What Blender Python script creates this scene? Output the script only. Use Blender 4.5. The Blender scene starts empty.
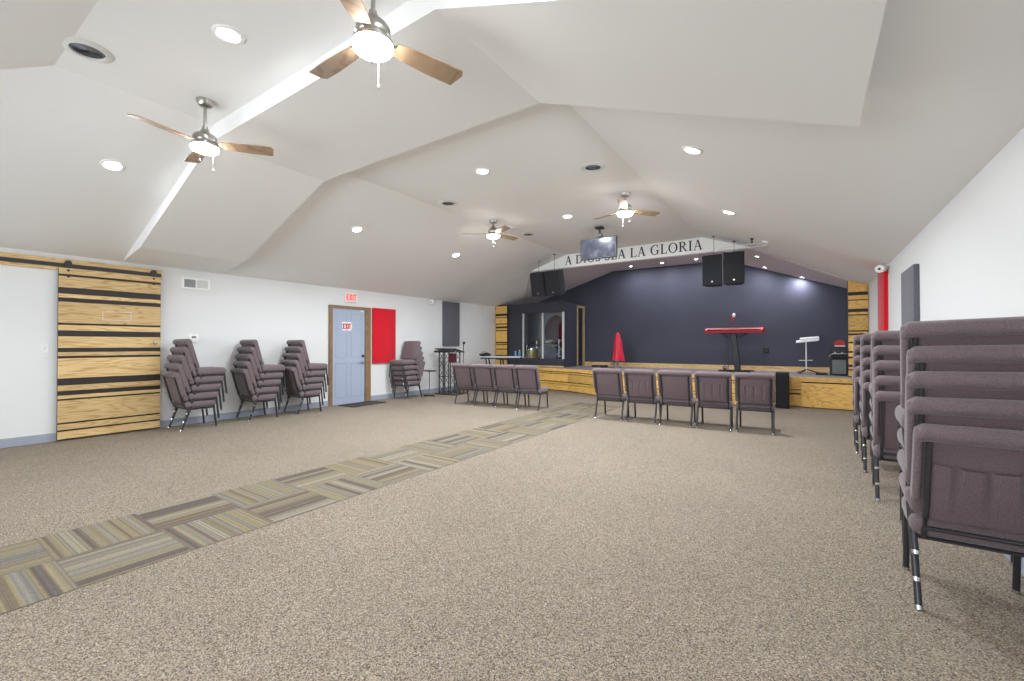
import bpy, bmesh, math, random
from mathutils import Vector, Matrix
random.seed(7)
PI = math.pi
scn = bpy.context.scene
COL = scn.collection

# ------------------------------------------------------------------ room numbers (metres)
XL, XR = -8.057, 0.962          # side walls
H = 2.42                        # wall height
ZF = 3.41                       # flat middle of the ceiling
XA, XB = -4.83, -1.78           # creases of the ceiling
YB, YF = -2.43, 12.4            # wall behind the camera, stage wall
SH = 0.60                       # stage height
CAM_Z = 1.25

def slope_left(x):  return H + (x - XL) * (ZF - H) / (XA - XL)
def slope_right(x): return H + (XR - x) * (ZF - H) / (XR - XB)
def ceil_z(x):
    return slope_left(x) if x < XA else (ZF if x < XB else slope_right(x))

# ------------------------------------------------------------------ materials
def lin(v):
    v /= 255.0
    return v / 12.92 if v <= 0.04045 else ((v + 0.055) / 1.055) ** 2.4
def rgb(r, g, b): return (lin(r), lin(g), lin(b), 1.0)

def newmat(name):
    m = bpy.data.materials.new(name); m.use_nodes = True
    nt = m.node_tree
    return m, nt, nt.nodes['Principled BSDF']

def plain(name, col, rough=0.6, metal=0.0, spec=0.5, noise=None, bump=None):
    """noise=(scale, amount) varies the colour, bump=(scale, strength)."""
    m, nt, b = newmat(name)
    b.inputs['Base Color'].default_value = col
    b.inputs['Roughness'].default_value = rough
    b.inputs['Metallic'].default_value = metal
    b.inputs['Specular IOR Level'].default_value = spec
    tc = nt.nodes.new('ShaderNodeTexCoord')
    if noise:
        n = nt.nodes.new('ShaderNodeTexNoise'); n.inputs['Scale'].default_value = noise[0]
        n.inputs['Detail'].default_value = 3
        nt.links.new(tc.outputs['Object'], n.inputs['Vector'])
        r = nt.nodes.new('ShaderNodeValToRGB')
        a = noise[1]
        r.color_ramp.elements[0].position = 0.3; r.color_ramp.elements[1].position = 0.7
        r.color_ramp.elements[0].color = tuple(c * (1 - a) for c in col[:3]) + (1,)
        r.color_ramp.elements[1].color = tuple(min(1, c * (1 + a)) for c in col[:3]) + (1,)
        nt.links.new(n.outputs['Fac'], r.inputs['Fac'])
        nt.links.new(r.outputs['Color'], b.inputs['Base Color'])
    if bump:
        n = nt.nodes.new('ShaderNodeTexNoise'); n.inputs['Scale'].default_value = bump[0]
        n.inputs['Detail'].default_value = 2
        nt.links.new(tc.outputs['Object'], n.inputs['Vector'])
        bp = nt.nodes.new('ShaderNodeBump'); bp.inputs['Strength'].default_value = bump[1]
        bp.inputs['Distance'].default_value = 0.004
        nt.links.new(n.outputs['Fac'], bp.inputs['Height'])
        nt.links.new(bp.outputs['Normal'], b.inputs['Normal'])
    return m

def emitter(name, col, strength, base=(0.8, 0.8, 0.8, 1)):
    m, nt, b = newmat(name)
    b.inputs['Base Color'].default_value = base
    b.inputs['Emission Color'].default_value = col
    b.inputs['Emission Strength'].default_value = strength
    return m

def ramp(nt, stops):
    r = nt.nodes.new('ShaderNodeValToRGB')
    e = r.color_ramp.elements
    while len(e) < len(stops): e.new(0.5)
    for el, (p, c) in zip(e, stops):
        el.position = p; el.color = c
    return r

def carpet_mat():
    m, nt, b = newmat('speckled_carpet')
    L = nt.links.new
    tc = nt.nodes.new('ShaderNodeTexCoord')
    v = nt.nodes.new('ShaderNodeTexVoronoi'); v.inputs['Scale'].default_value = 230
    L(tc.outputs['Object'], v.inputs['Vector'])
    sep = nt.nodes.new('ShaderNodeSeparateColor'); L(v.outputs['Color'], sep.inputs['Color'])
    r = ramp(nt, [(0.0, rgb(72, 64, 58)), (0.2, rgb(106, 95, 84)), (0.45, rgb(138, 125, 108)),
                  (0.75, rgb(170, 155, 134)), (0.9, rgb(130, 128, 128)), (1.0, rgb(196, 184, 164))])
    L(sep.outputs['Red'], r.inputs['Fac'])
    n = nt.nodes.new('ShaderNodeTexNoise'); n.inputs['Scale'].default_value = 0.9; n.inputs['Detail'].default_value = 4
    L(tc.outputs['Object'], n.inputs['Vector'])
    mp = nt.nodes.new('ShaderNodeMapRange')
    mp.inputs['From Min'].default_value = 0.3; mp.inputs['From Max'].default_value = 0.7
    mp.inputs['To Min'].default_value = 0.93; mp.inputs['To Max'].default_value = 1.05
    L(n.outputs['Fac'], mp.inputs['Value'])
    mx = nt.nodes.new('ShaderNodeMix'); mx.data_type = 'RGBA'; mx.blend_type = 'MULTIPLY'
    mx.inputs[0].default_value = 1
    L(r.outputs['Color'], mx.inputs[6]); L(mp.outputs['Result'], mx.inputs[7])
    L(mx.outputs[2], b.inputs['Base Color'])
    bp = nt.nodes.new('ShaderNodeBump'); bp.inputs['Strength'].default_value = 0.5; bp.inputs['Distance'].default_value = 0.004
    L(v.outputs['Distance'], bp.inputs['Height']); L(bp.outputs['Normal'], b.inputs['Normal'])
    b.inputs['Roughness'].default_value = 0.95
    b.inputs['Specular IOR Level'].default_value = 0.15
    return m

TX0, TY0, TS = -4.12, 0.62, 0.5     # carpet tile grid
def tile_mat():
    m, nt, b = newmat('striped_carpet_tile')
    L = nt.links.new
    def math_(op, a, c=None):
        n = nt.nodes.new('ShaderNodeMath'); n.operation = op
        for i, s in enumerate((a, c)):
            if s is None: continue
            if isinstance(s, (int, float)): n.inputs[i].default_value = s
            else: L(s, n.inputs[i])
        return n.outputs[0]
    tc = nt.nodes.new('ShaderNodeTexCoord')
    sx = nt.nodes.new('ShaderNodeSeparateXYZ'); L(tc.outputs['Object'], sx.inputs[0])
    u = math_('DIVIDE', math_('SUBTRACT', sx.outputs['X'], TX0), 0.51)
    w = math_('DIVIDE', math_('SUBTRACT', sx.outputs['Y'], TY0), TS)
    iu, iw = math_('FLOOR', u), math_('FLOOR', w)
    par = math_('FLOORED_MODULO', math_('ADD', iu, iw), 2.0)
    fu, fw = math_('SUBTRACT', u, iu), math_('SUBTRACT', w, iw)
    mixs = nt.nodes.new('ShaderNodeMix'); mixs.data_type = 'FLOAT'
    L(par, mixs.inputs[0]); L(fw, mixs.inputs[2]); L(fu, mixs.inputs[3])
    s = mixs.outputs[0]
    seed = math_('ADD', math_('MULTIPLY', iu, 7.31), math_('MULTIPLY', iw, 3.77))
    band = nt.nodes.new('ShaderNodeCombineXYZ'); L(math_('MULTIPLY', s, 1.0), band.inputs[0]); L(seed, band.inputs[1])
    n1 = nt.nodes.new('ShaderNodeTexNoise'); n1.inputs['Scale'].default_value = 6.5; n1.inputs['Detail'].default_value = 1
    L(band.outputs[0], n1.inputs['Vector'])
    r = ramp(nt, [(0.0, rgb(92, 84, 80)), (0.39, rgb(94, 86, 82)), (0.45, rgb(124, 110, 86)), (0.50, rgb(130, 121, 98)),
                  (0.56, rgb(110, 106, 103)), (0.64, rgb(140, 132, 114)), (1.0, rgb(118, 113, 108))])
    L(n1.outputs['Fac'], r.inputs['Fac'])
    # fine stripes
    wn = nt.nodes.new('ShaderNodeTexNoise'); wn.inputs['Scale'].default_value = 42.0; wn.inputs['Detail'].default_value = 1
    L(band.outputs[0], wn.inputs['Vector'])
    mp = nt.nodes.new('ShaderNodeMapRange')
    mp.inputs['From Min'].default_value = 0.35; mp.inputs['From Max'].default_value = 0.65
    mp.inputs['To Min'].default_value = 0.8; mp.inputs['To Max'].default_value = 1.16
    L(wn.outputs['Fac'], mp.inputs['Value'])
    mx = nt.nodes.new('ShaderNodeMix'); mx.data_type = 'RGBA'; mx.blend_type = 'MULTIPLY'; mx.inputs[0].default_value = 1
    L(r.outputs['Color'], mx.inputs[6]); L(mp.outputs['Result'], mx.inputs[7])
    # seam between tiles
    def edge(f): return math_('MINIMUM', f, math_('SUBTRACT', 1.0, f))
    e = math_('MINIMUM', edge(fu), edge(fw))
    seam = math_('LESS_THAN', e, 0.012)
    mx2 = nt.nodes.new('ShaderNodeMix'); mx2.data_type = 'RGBA'
    L(math_('MULTIPLY', seam, 0.6), mx2.inputs[0]); L(mx.outputs[2], mx2.inputs[6]); mx2.inputs[7].default_value = rgb(104, 96, 90)
    v = nt.nodes.new('ShaderNodeTexVoronoi'); v.inputs['Scale'].default_value = 170
    L(tc.outputs['Object'], v.inputs['Vector'])
    sc = nt.nodes.new('ShaderNodeSeparateColor'); L(v.outputs['Color'], sc.inputs['Color'])
    mp2 = nt.nodes.new('ShaderNodeMapRange'); mp2.inputs['To Min'].default_value = 0.86; mp2.inputs['To Max'].default_value = 1.14
    L(sc.outputs['Red'], mp2.inputs['Value'])
    mx3 = nt.nodes.new('ShaderNodeMix'); mx3.data_type = 'RGBA'; mx3.blend_type = 'MULTIPLY'; mx3.inputs[0].default_value = 1
    L(mx2.outputs[2], mx3.inputs[6]); L(mp2.outputs['Result'], mx3.inputs[7])
    L(mx3.outputs[2], b.inputs['Base Color'])
    b.inputs['Roughness'].default_value = 0.95; b.inputs['Specular IOR Level'].default_value = 0.15
    return m

def wood_mat(name, light, dark, scale=(0.9, 0.9, 9.0), rough=0.5):
    """grain stretched along the horizontal; the vertex layer «tone» shifts each board."""
    m, nt, b = newmat(name)
    L = nt.links.new
    tc = nt.nodes.new('ShaderNodeTexCoord')
    at = nt.nodes.new('ShaderNodeAttribute'); at.attribute_name = 'tone'
    mp = nt.nodes.new('ShaderNodeMapping'); mp.inputs['Scale'].default_value = scale
    L(tc.outputs['Object'], mp.inputs['Vector'])
    off = nt.nodes.new('ShaderNodeVectorMath'); off.operation = 'SCALE'
    off.inputs[0].default_value = (9.1, 5.7, 13.3); L(at.outputs['Fac'], off.inputs['Scale'])
    ad = nt.nodes.new('ShaderNodeVectorMath'); ad.operation = 'ADD'
    L(mp.outputs['Vector'], ad.inputs[0]); L(off.outputs['Vector'], ad.inputs[1])
    n = nt.nodes.new('ShaderNodeTexNoise'); n.inputs['Scale'].default_value = 1.1; n.inputs['Detail'].default_value = 1.5
    L(ad.outputs['Vector'], n.inputs['Vector'])
    mu = nt.nodes.new('ShaderNodeMath'); mu.operation = 'MULTIPLY'; mu.inputs[1].default_value = 11.0
    L(n.outputs['Fac'], mu.inputs[0])
    fr = nt.nodes.new('ShaderNodeMath'); fr.operation = 'FRACT'; L(mu.outputs[0], fr.inputs[0])
    r = ramp(nt, [(0.0, dark), (0.22, light), (0.75, light), (0.97, dark), (1.0, dark)])
    L(fr.outputs[0], r.inputs['Fac'])
    n2 = nt.nodes.new('ShaderNodeTexNoise'); n2.inputs['Scale'].default_value = 7; n2.inputs['Detail'].default_value = 4
    L(ad.outputs['Vector'], n2.inputs['Vector'])
    hsv = nt.nodes.new('ShaderNodeHueSaturation')
    mr = nt.nodes.new('ShaderNodeMapRange'); mr.inputs['To Min'].default_value = 0.82; mr.inputs['To Max'].default_value = 1.16
    L(at.outputs['Fac'], mr.inputs['Value'])
    m2 = nt.nodes.new('ShaderNodeMapRange'); m2.inputs['From Min'].default_value = 0.3; m2.inputs['From Max'].default_value = 0.7
    m2.inputs['To Min'].default_value = 0.88; m2.inputs['To Max'].default_value = 1.08
    L(n2.outputs['Fac'], m2.inputs['Value'])
    mm = nt.nodes.new('ShaderNodeMath'); mm.operation = 'MULTIPLY'
    L(mr.outputs['Result'], mm.inputs[0]); L(m2.outputs['Result'], mm.inputs[1])
    L(r.outputs['Color'], hsv.inputs['Color']); L(mm.outputs[0], hsv.inputs['Value'])
    L(hsv.outputs['Color'], b.inputs['Base Color'])
    b.inputs['Roughness'].default_value = rough
    return m

def fabric_mat(name, col, scale=260):
    m, nt, b = newmat(name)
    L = nt.links.new
    tc = nt.nodes.new('ShaderNodeTexCoord')
    v = nt.nodes.new('ShaderNodeTexNoise'); v.inputs['Scale'].default_value = scale; v.inputs['Detail'].default_value = 1
    L(tc.outputs['Object'], v.inputs['Vector'])
    r = ramp(nt, [(0.3, tuple(c * 0.72 for c in col[:3]) + (1,)), (0.52, col), (0.72, tuple(min(1, c * 1.45) for c in col[:3]) + (1,))])
    L(v.outputs['Fac'], r.inputs['Fac']); L(r.outputs['Color'], b.inputs['Base Color'])
    bp = nt.nodes.new('ShaderNodeBump'); bp.inputs['Strength'].default_value = 0.35; bp.inputs['Distance'].default_value = 0.003
    L(v.outputs['Fac'], bp.inputs['Height']); L(bp.outputs['Normal'], b.inputs['Normal'])
    b.inputs['Roughness'].default_value = 0.9; b.inputs['Specular IOR Level'].default_value = 0.2
    b.inputs['Sheen Weight'].default_value = 0.25
    return m

def glass_mat():
    m = bpy.data.materials.new('clear_glass'); m.use_nodes = True
    nt = m.node_tree; nt.nodes.clear()
    out = nt.nodes.new('ShaderNodeOutputMaterial')
    t = nt.nodes.new('ShaderNodeBsdfTransparent'); t.inputs['Color'].default_value = (0.93, 0.95, 0.97, 1)
    g = nt.nodes.new('ShaderNodeBsdfGlossy'); g.inputs['Roughness'].default_value = 0.03
    fz = nt.nodes.new('ShaderNodeFresnel'); fz.inputs['IOR'].default_value = 1.5
    mx = nt.nodes.new('ShaderNodeMixShader')
    nt.links.new(fz.outputs[0], mx.inputs[0]); nt.links.new(t.outputs[0], mx.inputs[1]); nt.links.new(g.outputs[0], mx.inputs[2])
    nt.links.new(mx.outputs[0], out.inputs['Surface'])
    return m

def screen_mat():
    m, nt, b = newmat('lit_screen')
    L = nt.links.new
    b.inputs['Base Color'].default_value = (0.02, 0.02, 0.025, 1); b.inputs['Roughness'].default_value = 0.15
    tc = nt.nodes.new('ShaderNodeTexCoord')
    n = nt.nodes.new('ShaderNodeTexNoise'); n.inputs['Scale'].default_value = 7; n.inputs['Detail'].default_value = 1
    L(tc.outputs['Object'], n.inputs['Vector'])
    r = ramp(nt, [(0.3, rgb(60, 64, 82)), (0.55, rgb(104, 110, 132)), (0.75, rgb(170, 178, 200))])
    L(n.outputs['Fac'], r.inputs['Fac']); L(r.outputs['Color'], b.inputs['Emission Color'])
    b.inputs['Emission Strength'].default_value = 0.35
    return m

M = {}
M['wall'] = plain('white_wall_paint', rgb(226, 227, 227), 0.75, spec=0.3, bump=(180, 0.05))
M['ceiling'] = plain('grey_ceiling_paint', rgb(232, 231, 229), 0.8, spec=0.25, bump=(150, 0.05))
M['stage_ceiling'] = plain('mauve_stage_ceiling', rgb(208, 198, 199), 0.8, spec=0.25)  # slightly mauve tone for the ceiling beyond the fascia beam
M['beamwhite'] = plain('white_beam_paint', rgb(242, 242, 240), 0.7, spec=0.3)
M['carpet'] = carpet_mat(); M['tile'] = tile_mat()
M['base'] = plain('blue_grey_baseboard', rgb(158, 164, 178), 0.5)
M['darkwall'] = plain('charcoal_blue_wall_paint', rgb(66, 67, 79), 0.6, spec=0.35, noise=(1.2, 0.06))
M['boothdark'] = plain('charcoal_booth_paint', rgb(60, 61, 71), 0.6, spec=0.35)
M['boothin'] = plain('grey_booth_interior', rgb(158, 159, 168), 0.8)
M['pine'] = wood_mat('pale_pine', rgb(226, 194, 138), rgb(200, 158, 98))
M['amber'] = wood_mat('amber_pine', rgb(230, 186, 102), rgb(204, 152, 74), (1.4, 1.4, 7.0))
M['black'] = plain('black_stained_wood', rgb(42, 36, 34), 0.55)
M['jamb'] = plain('brown_door_frame', rgb(134, 108, 78), 0.5, noise=(9, 0.15))
M['lightwood'] = plain('light_wood_frame', rgb(176, 152, 116), 0.5, noise=(9, 0.12))
M['door'] = plain('blue_grey_door_paint', rgb(166, 176, 197), 0.45)
M['fabric'] = fabric_mat('mauve_chair_fabric', rgb(106, 93, 96))
M['panelfab'] = fabric_mat('mauve_back_cloth', rgb(99, 84, 88), 320)
M['tube'] = plain('charcoal_steel_tube', rgb(62, 60, 64), 0.35, metal=0.45)
M['chrome'] = plain('chrome', rgb(205, 205, 208), 0.18, metal=1.0)
M['nickel'] = plain('brushed_nickel', rgb(176, 172, 166), 0.28, metal=1.0)
M['blade'] = wood_mat('weathered_oak_blade', rgb(160, 135, 110), rgb(140, 115, 90), (2, 2, 2))
M['white'] = plain('white_plastic', rgb(236, 236, 234), 0.4)
M['offwhite'] = plain('offwhite_metal', rgb(214, 213, 209), 0.45)
M['grillgrey'] = plain('grey_louvre', rgb(120, 122, 126), 0.5)
M['dark'] = plain('black_plastic', rgb(30, 30, 33), 0.45)
M['speaker'] = plain('black_speaker_paint', rgb(28, 28, 32), 0.6, spec=0.25)
M['grille'] = plain('dark_speaker_grille', rgb(32, 32, 36), 0.7, spec=0.25, bump=(300, 0.4))
M['redfab'] = fabric_mat('red_felt', rgb(206, 22, 40), 300)
M['greyfab'] = fabric_mat('grey_felt', rgb(98, 98, 106), 300)
M['redkey'] = plain('red_lacquer', rgb(172, 26, 42), 0.42)
M['redcloth'] = plain('red_satin', rgb(222, 34, 66), 0.5)
M['redplain'] = plain('red_plastic', rgb(190, 30, 40), 0.45)
M['redink'] = plain('red_print', rgb(200, 36, 52), 0.5)
M['blackink'] = plain('black_lettering', rgb(34, 32, 34), 0.6)
M['burgundy'] = plain('burgundy_cloth', rgb(74, 20, 36), 0.8, noise=(6, 0.2))
M['gold'] = plain('gold_drum_wrap', rgb(186, 170, 110), 0.3, metal=0.4)
M['drumgrey'] = plain('grey_drum_head', rgb(120, 122, 132), 0.5)
M['brass'] = plain('brass_cymbal', rgb(200, 180, 120), 0.3, metal=1.0)
M['leaf'] = plain('dark_green_leaf', rgb(40, 72, 46), 0.6)
M['pot'] = plain('glazed_pot', rgb(150, 140, 128), 0.4)
M['mat'] = plain('dark_door_mat', rgb(52, 50, 50), 0.9)
M['tape'] = plain('green_tape', rgb(60, 118, 86), 0.6)
M['bluebottle'] = plain('blue_plastic', rgb(86, 130, 160), 0.3)
M['ampgrille'] = plain('silver_grille_cloth', rgb(116, 118, 118), 0.6, bump=(260, 0.5))
M['deck'] = plain('grey_stage_carpet', rgb(140, 132, 132), 0.9, noise=(120, 0.12))
M['paletop'] = plain('pale_table_laminate', rgb(205, 207, 212), 0.35)
M['glass'] = glass_mat()
M['screen'] = screen_mat()
COOL = (0.95, 0.97, 1.0, 1); WARM = (1.0, 0.96, 0.90, 1)
M['lens'] = emitter('cool_light_lens', COOL, 12)
M['dome'] = emitter('warm_light_dome', WARM, 42)
M['exitglow'] = emitter('exit_letter_glow', (1.0, 0.10, 0.08, 1), 0.45, (0.75, 0.05, 0.05, 1))

# ------------------------------------------------------------------ mesh builder
class MB:
    def __init__(s):
        s.bm = bmesh.new(); s.t = s.bm.verts.layers.float.new('tone')
    def _tone(s, vs, tone):
        for v in vs: v[s.t] = tone
    def box(s, c, d, rot=None, bev=0.0, seg=1, tone=0.5):
        r = bmesh.ops.create_cube(s.bm, size=1.0)
        vs = r['verts']
        for v in vs: v.co = Vector((v.co.x * d[0], v.co.y * d[1], v.co.z * d[2]))
        if bev > 0:
            es = list({e for v in vs for e in v.link_edges})
            q = bmesh.ops.bevel(s.bm, geom=es, offset=min(bev, min(d) * 0.49), segments=seg, affect='EDGES', profile=0.5)
            vs = list({v for f in q['faces'] for v in f.verts} | {v for v in vs if v.is_valid})
        M4 = Matrix.Translation(Vector(c)) @ (rot.to_4x4() if rot is not None else Matrix())
        for v in vs: v.co = M4 @ v.co
        s._tone(vs, tone)
        return vs
    def tube(s, pts, r, seg=10, cap=True, closed=False):
        pts = [Vector(p) for p in pts]; rings = []
        n = len(pts)
        for i, p in enumerate(pts):
            if closed: d = pts[(i + 1) % n] - pts[i - 1]
            else: d = pts[min(i + 1, n - 1)] - pts[max(i - 1, 0)]
            d.normalize()
            up = Vector((0, 0, 1)) if abs(d.z) < 0.95 else Vector((1, 0, 0))
            a = d.cross(up).normalized(); b = d.cross(a).normalized()
            rr = r[i] if isinstance(r, (list, tuple)) else r
            rings.append([s.bm.verts.new(p + rr * (math.cos(2 * PI * k / seg) * a + math.sin(2 * PI * k / seg) * b)) for k in range(seg)])
        for i in range(n if closed else n - 1):
            A, B = rings[i], rings[(i + 1) % n]
            for k in range(seg):
                s.bm.faces.new((A[k], A[(k + 1) % seg], B[(k + 1) % seg], B[k]))
        if cap and not closed:
            s.bm.faces.new(rings[0][::-1]); s.bm.faces.new(rings[-1])
        vs = [v for q in rings for v in q]; s._tone(vs, 0.5); return vs
    def lathe(s, prof, c=(0, 0, 0), seg=24, rot=None):
        """profile of (radius, height) turned about the local z axis."""
        M4 = Matrix.Translation(Vector(c)) @ (rot.to_4x4() if rot is not None else Matrix())
        rings = []
        for r, z in prof:
            if r < 1e-6: rings.append([s.bm.verts.new(M4 @ Vector((0, 0, z)))])
            else: rings.append([s.bm.verts.new(M4 @ Vector((r * math.cos(2 * PI * k / seg), r * math.sin(2 * PI * k / seg), z))) for k in range(seg)])
        for A, B in zip(rings, rings[1:]):
            if len(A) == 1 and len(B) == 1: continue
            for k in range(seg):
                k2 = (k + 1) % seg
                if len(A) == 1: s.bm.faces.new((A[0], B[k2], B[k]))
                elif len(B) == 1: s.bm.faces.new((A[k], A[k2], B[0]))
                else: s.bm.faces.new((A[k], A[k2], B[k2], B[k]))
        vs = [v for q in rings for v in q]; s._tone(vs, 0.5); return vs
    def prism(s, poly, f0, f1, tone=0.5):
        """two loops of points joined by sides; f0 and f1 map a 2D point to 3D."""
        A = [s.bm.verts.new(f0(p)) for p in poly]; B = [s.bm.verts.new(f1(p)) for p in poly]
        n = len(poly)
        s.bm.faces.new(A[::-1]); s.bm.faces.new(B)
        for i in range(n): s.bm.faces.new((A[i], A[(i + 1) % n], B[(i + 1) % n], B[i]))
        s._tone(A + B, tone); return A + B
    def quad(s, *p):
        vs = [s.bm.verts.new(Vector(q)) for q in p]; s.bm.faces.new(vs); s._tone(vs, 0.5); return vs
    def sphere(s, c, r, scale=(1, 1, 1), seg=16):
        q = bmesh.ops.create_uvsphere(s.bm, u_segments=seg, v_segments=max(6, seg // 2), radius=r)
        for v in q['verts']: v.co = Vector(c) + Vector((v.co.x * scale[0], v.co.y * scale[1], v.co.z * scale[2]))
        s._tone(q['verts'], 0.5); return q['verts']

def obj(name, mb, mat, parent=None, smooth=True, loc=None, rot=None):
    bm = mb.bm
    bmesh.ops.recalc_face_normals(bm, faces=bm.faces)
    me = bpy.data.meshes.new(name)
    bm.to_mesh(me); bm.free()
    me.materials.append(M[mat] if isinstance(mat, str) else mat)
    if smooth:
        for p in me.polygons: p.use_smooth = True
        me.set_sharp_from_angle(angle=math.radians(38))
    o = bpy.data.objects.new(name, me); COL.objects.link(o)
    if parent: o.parent = parent
    if loc: o.location = loc
    if rot: o.rotation_euler = rot
    return o
def tag(o, label, cat, group=None):
    o['label'] = label; o['category'] = cat
    if group: o['group'] = group
    return o
def thing(name, label, cat, loc=(0, 0, 0), rz=0.0, group=None):
    o = bpy.data.objects.new(name, None); COL.objects.link(o)
    o.location = loc; o.rotation_euler = (0, 0, rz); o.empty_display_size = 0.1
    return tag(o, label, cat, group)
def struct(name, mb, mat, smooth=False, parent=None):
    o = obj(name, mb, mat, parent, smooth)
    if not parent: o['kind'] = 'structure'
    return o
def dup(root, loc, rz=0.0, label=None, group=None):
    r = root.copy(); COL.objects.link(r); r.location = loc; r.rotation_euler = (0, 0, rz)
    if label: r['label'] = label
    if group: r['group'] = group
    for ch in list(root.children):
        c = ch.copy(); COL.objects.link(c); c.parent = r
        for g in list(ch.children):
            d = g.copy(); COL.objects.link(d); d.parent = c
    return r
def Rz(a): return Matrix.Rotation(a, 3, 'Z')
def Rx(a): return Matrix.Rotation(a, 3, 'X')
def Ry(a): return Matrix.Rotation(a, 3, 'Y')
ORD = ['lowest', 'second lowest', 'middle one', 'second highest', 'topmost']

# ------------------------------------------------------------------ the room shell
m = MB(); m.box(((XL + XR) / 2, (YB + YF) / 2, -0.06), (XR - XL + 0.4, YF - YB + 0.4, 0.12)); struct('floor', m, 'carpet')
m = MB(); m.box((TX0 + 0.51, (-2.38 + 8.62) / 2, 0.0005), (1.02, 11.0, 0.005)); struct('trim_1', m, 'tile')
m = MB(); m.box((XL - 0.08, (YB + YF) / 2, 1.25), (0.16, YF - YB + 0.3, 2.5)); struct('wall_left', m, 'wall')
m = MB(); m.box((XR + 0.08, (YB + YF) / 2, 1.25), (0.16, YF - YB + 0.3, 2.5)); struct('wall_right', m, 'wall')
ADDED_WINS = [(-7.2, -5.2), (-4.6, -2.6), (-2.0, 0.0)]; WZ0, WZ1 = 0.55, 2.15  # windows added out of view to bring more light onto the ceiling
m = MB()
m.box(((XL + XR) / 2, YB - 0.08, WZ0 / 2), (XR - XL, 0.16, WZ0)); m.box(((XL + XR) / 2, YB - 0.08, (WZ1 + 2.5) / 2), (XR - XL, 0.16, 2.5 - WZ1))
edges = [XL] + [v for w_ in ADDED_WINS for v in w_] + [XR]
for a_, b_ in zip(edges[::2], edges[1::2]): m.box(((a_ + b_) / 2, YB - 0.08, (WZ0 + WZ1) / 2), (b_ - a_, 0.16, WZ1 - WZ0))
struct('wall_back', m, 'wall')
for i_, (a_, b_) in enumerate(ADDED_WINS):
    m = MB()
    for x_ in (a_ + 0.03, (a_ + b_) / 2, b_ - 0.03): m.box((x_, YB - 0.08, (WZ0 + WZ1) / 2), (0.06, 0.08, WZ1 - WZ0))
    for z_ in (WZ0 + 0.03, WZ1 - 0.03): m.box(((a_ + b_) / 2, YB - 0.08, z_), (b_ - a_, 0.08, 0.06))
    wn_ = struct('window_%d' % (i_ + 2), m, 'white')  # unseen added window, lets sky light into the hall
    m = MB(); m.box(((a_ + b_) / 2, YB - 0.08, (WZ0 + WZ1) / 2), (b_ - a_ - 0.06, 0.006, WZ1 - WZ0 - 0.06)); obj('pane', m, 'glass', wn_, False)
    PL = bpy.data.lights.new('added_daylight_portal', 'AREA'); PL.shape = 'RECTANGLE'; PL.size = b_ - a_; PL.size_y = WZ1 - WZ0; PL.cycles.is_portal = True
    po = bpy.data.objects.new('added_daylight_portal', PL); COL.objects.link(po); po.location = ((a_ + b_) / 2, YB - 0.17, (WZ0 + WZ1) / 2); po.rotation_euler = (PI / 2, 0, 0)
m = MB()
m.prism([(XL, 0), (XR, 0), (XR, H), (XB, ZF), (XA, ZF), (XL, H)], lambda p: (p[0], YF, p[1]), lambda p: (p[0], YF + 0.15, p[1]))
struct('wall_front', m, 'darkwall')
# ceiling over the hall: two slopes, a flat middle and a hipped end behind the camera
YH, YBEAM = 0.80, 9.45
xb0 = XL + (3.1 - H) * (XA - XL) / (ZF - H); xb1 = XR - (3.1 - H) * (XR - XB) / (ZF - H)
m = MB()
m.quad((XL, YB, H), (XR, YB, H), (XB, YH, ZF), (XA, YH, ZF))
m.quad((XL, YB, H), (XA, YH, ZF), (XA, YBEAM, ZF), (XL, YBEAM, H)); m.quad((XA, YH, ZF), (XB, YH, ZF), (XB, YBEAM, ZF), (XA, YBEAM, ZF))
m.quad((XL, YBEAM, H), (xb0, YBEAM, 3.1), (XL, YF, H))
m.quad((XB, YH, ZF), (XR, YB, H), (XR, 11.25, H), (xb1, YBEAM, 3.1), (XB, YBEAM, ZF))
struct('ceiling', m, 'ceiling')
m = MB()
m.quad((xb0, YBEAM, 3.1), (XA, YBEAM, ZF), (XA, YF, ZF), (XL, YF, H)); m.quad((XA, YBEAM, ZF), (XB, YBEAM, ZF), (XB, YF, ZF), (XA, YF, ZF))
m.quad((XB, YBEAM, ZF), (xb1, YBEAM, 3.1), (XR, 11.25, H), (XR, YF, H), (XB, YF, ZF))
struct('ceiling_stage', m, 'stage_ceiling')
# boxed beam across the near bay: follows the ceiling profile 0.15 below it and stops short of the right wall
prof_n = [(XL, 2.42), (-6.84, 2.447), (-4.90, 3.25), (-1.845, 3.258), (0.235, 2.475), (0.235, 2.72)]
top_n = [(XL, 2.44), (XA, 3.43), (XB, 3.43), (0.235, slope_right(0.235) + 0.02)]
m = MB()
Y0, Y1 = 1.90, 3.13
lower = [(XL, 2.425), (-7.22, 2.515), (-4.90, 3.25), (-1.845, 3.258), (0.235, 2.475)]
upper = [(0.235, slope_right(0.235) + 0.03), (XB, ZF + 0.02), (XA, ZF + 0.02), (XL, H + 0.03)]
m.prism(lower + upper, lambda p: (p[0], Y0 + 0.13 * max(0, (-4.9 - p[0]) / 3.157), p[1]), lambda p: (p[0], Y1 + 0.18 * max(0, (-4.9 - p[0]) / 3.157), p[1]))
struct('trim_2', m, 'ceiling')
# white fascia beam in front of the stage that carries the lettering
m = MB()
xb0 = XL + (3.1 - H) * (XA - XL) / (ZF - H); xb1 = XR - (3.1 - H) * (XR - XB) / (ZF - H)
m.prism([(xb0, 3.1), (xb1, 3.1), (XB, ZF + 0.02), (XA, ZF + 0.02)], lambda p: (p[0], YBEAM, p[1]), lambda p: (p[0], YBEAM + 0.14, p[1]))
struct('trim_3', m, 'beamwhite')
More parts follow.
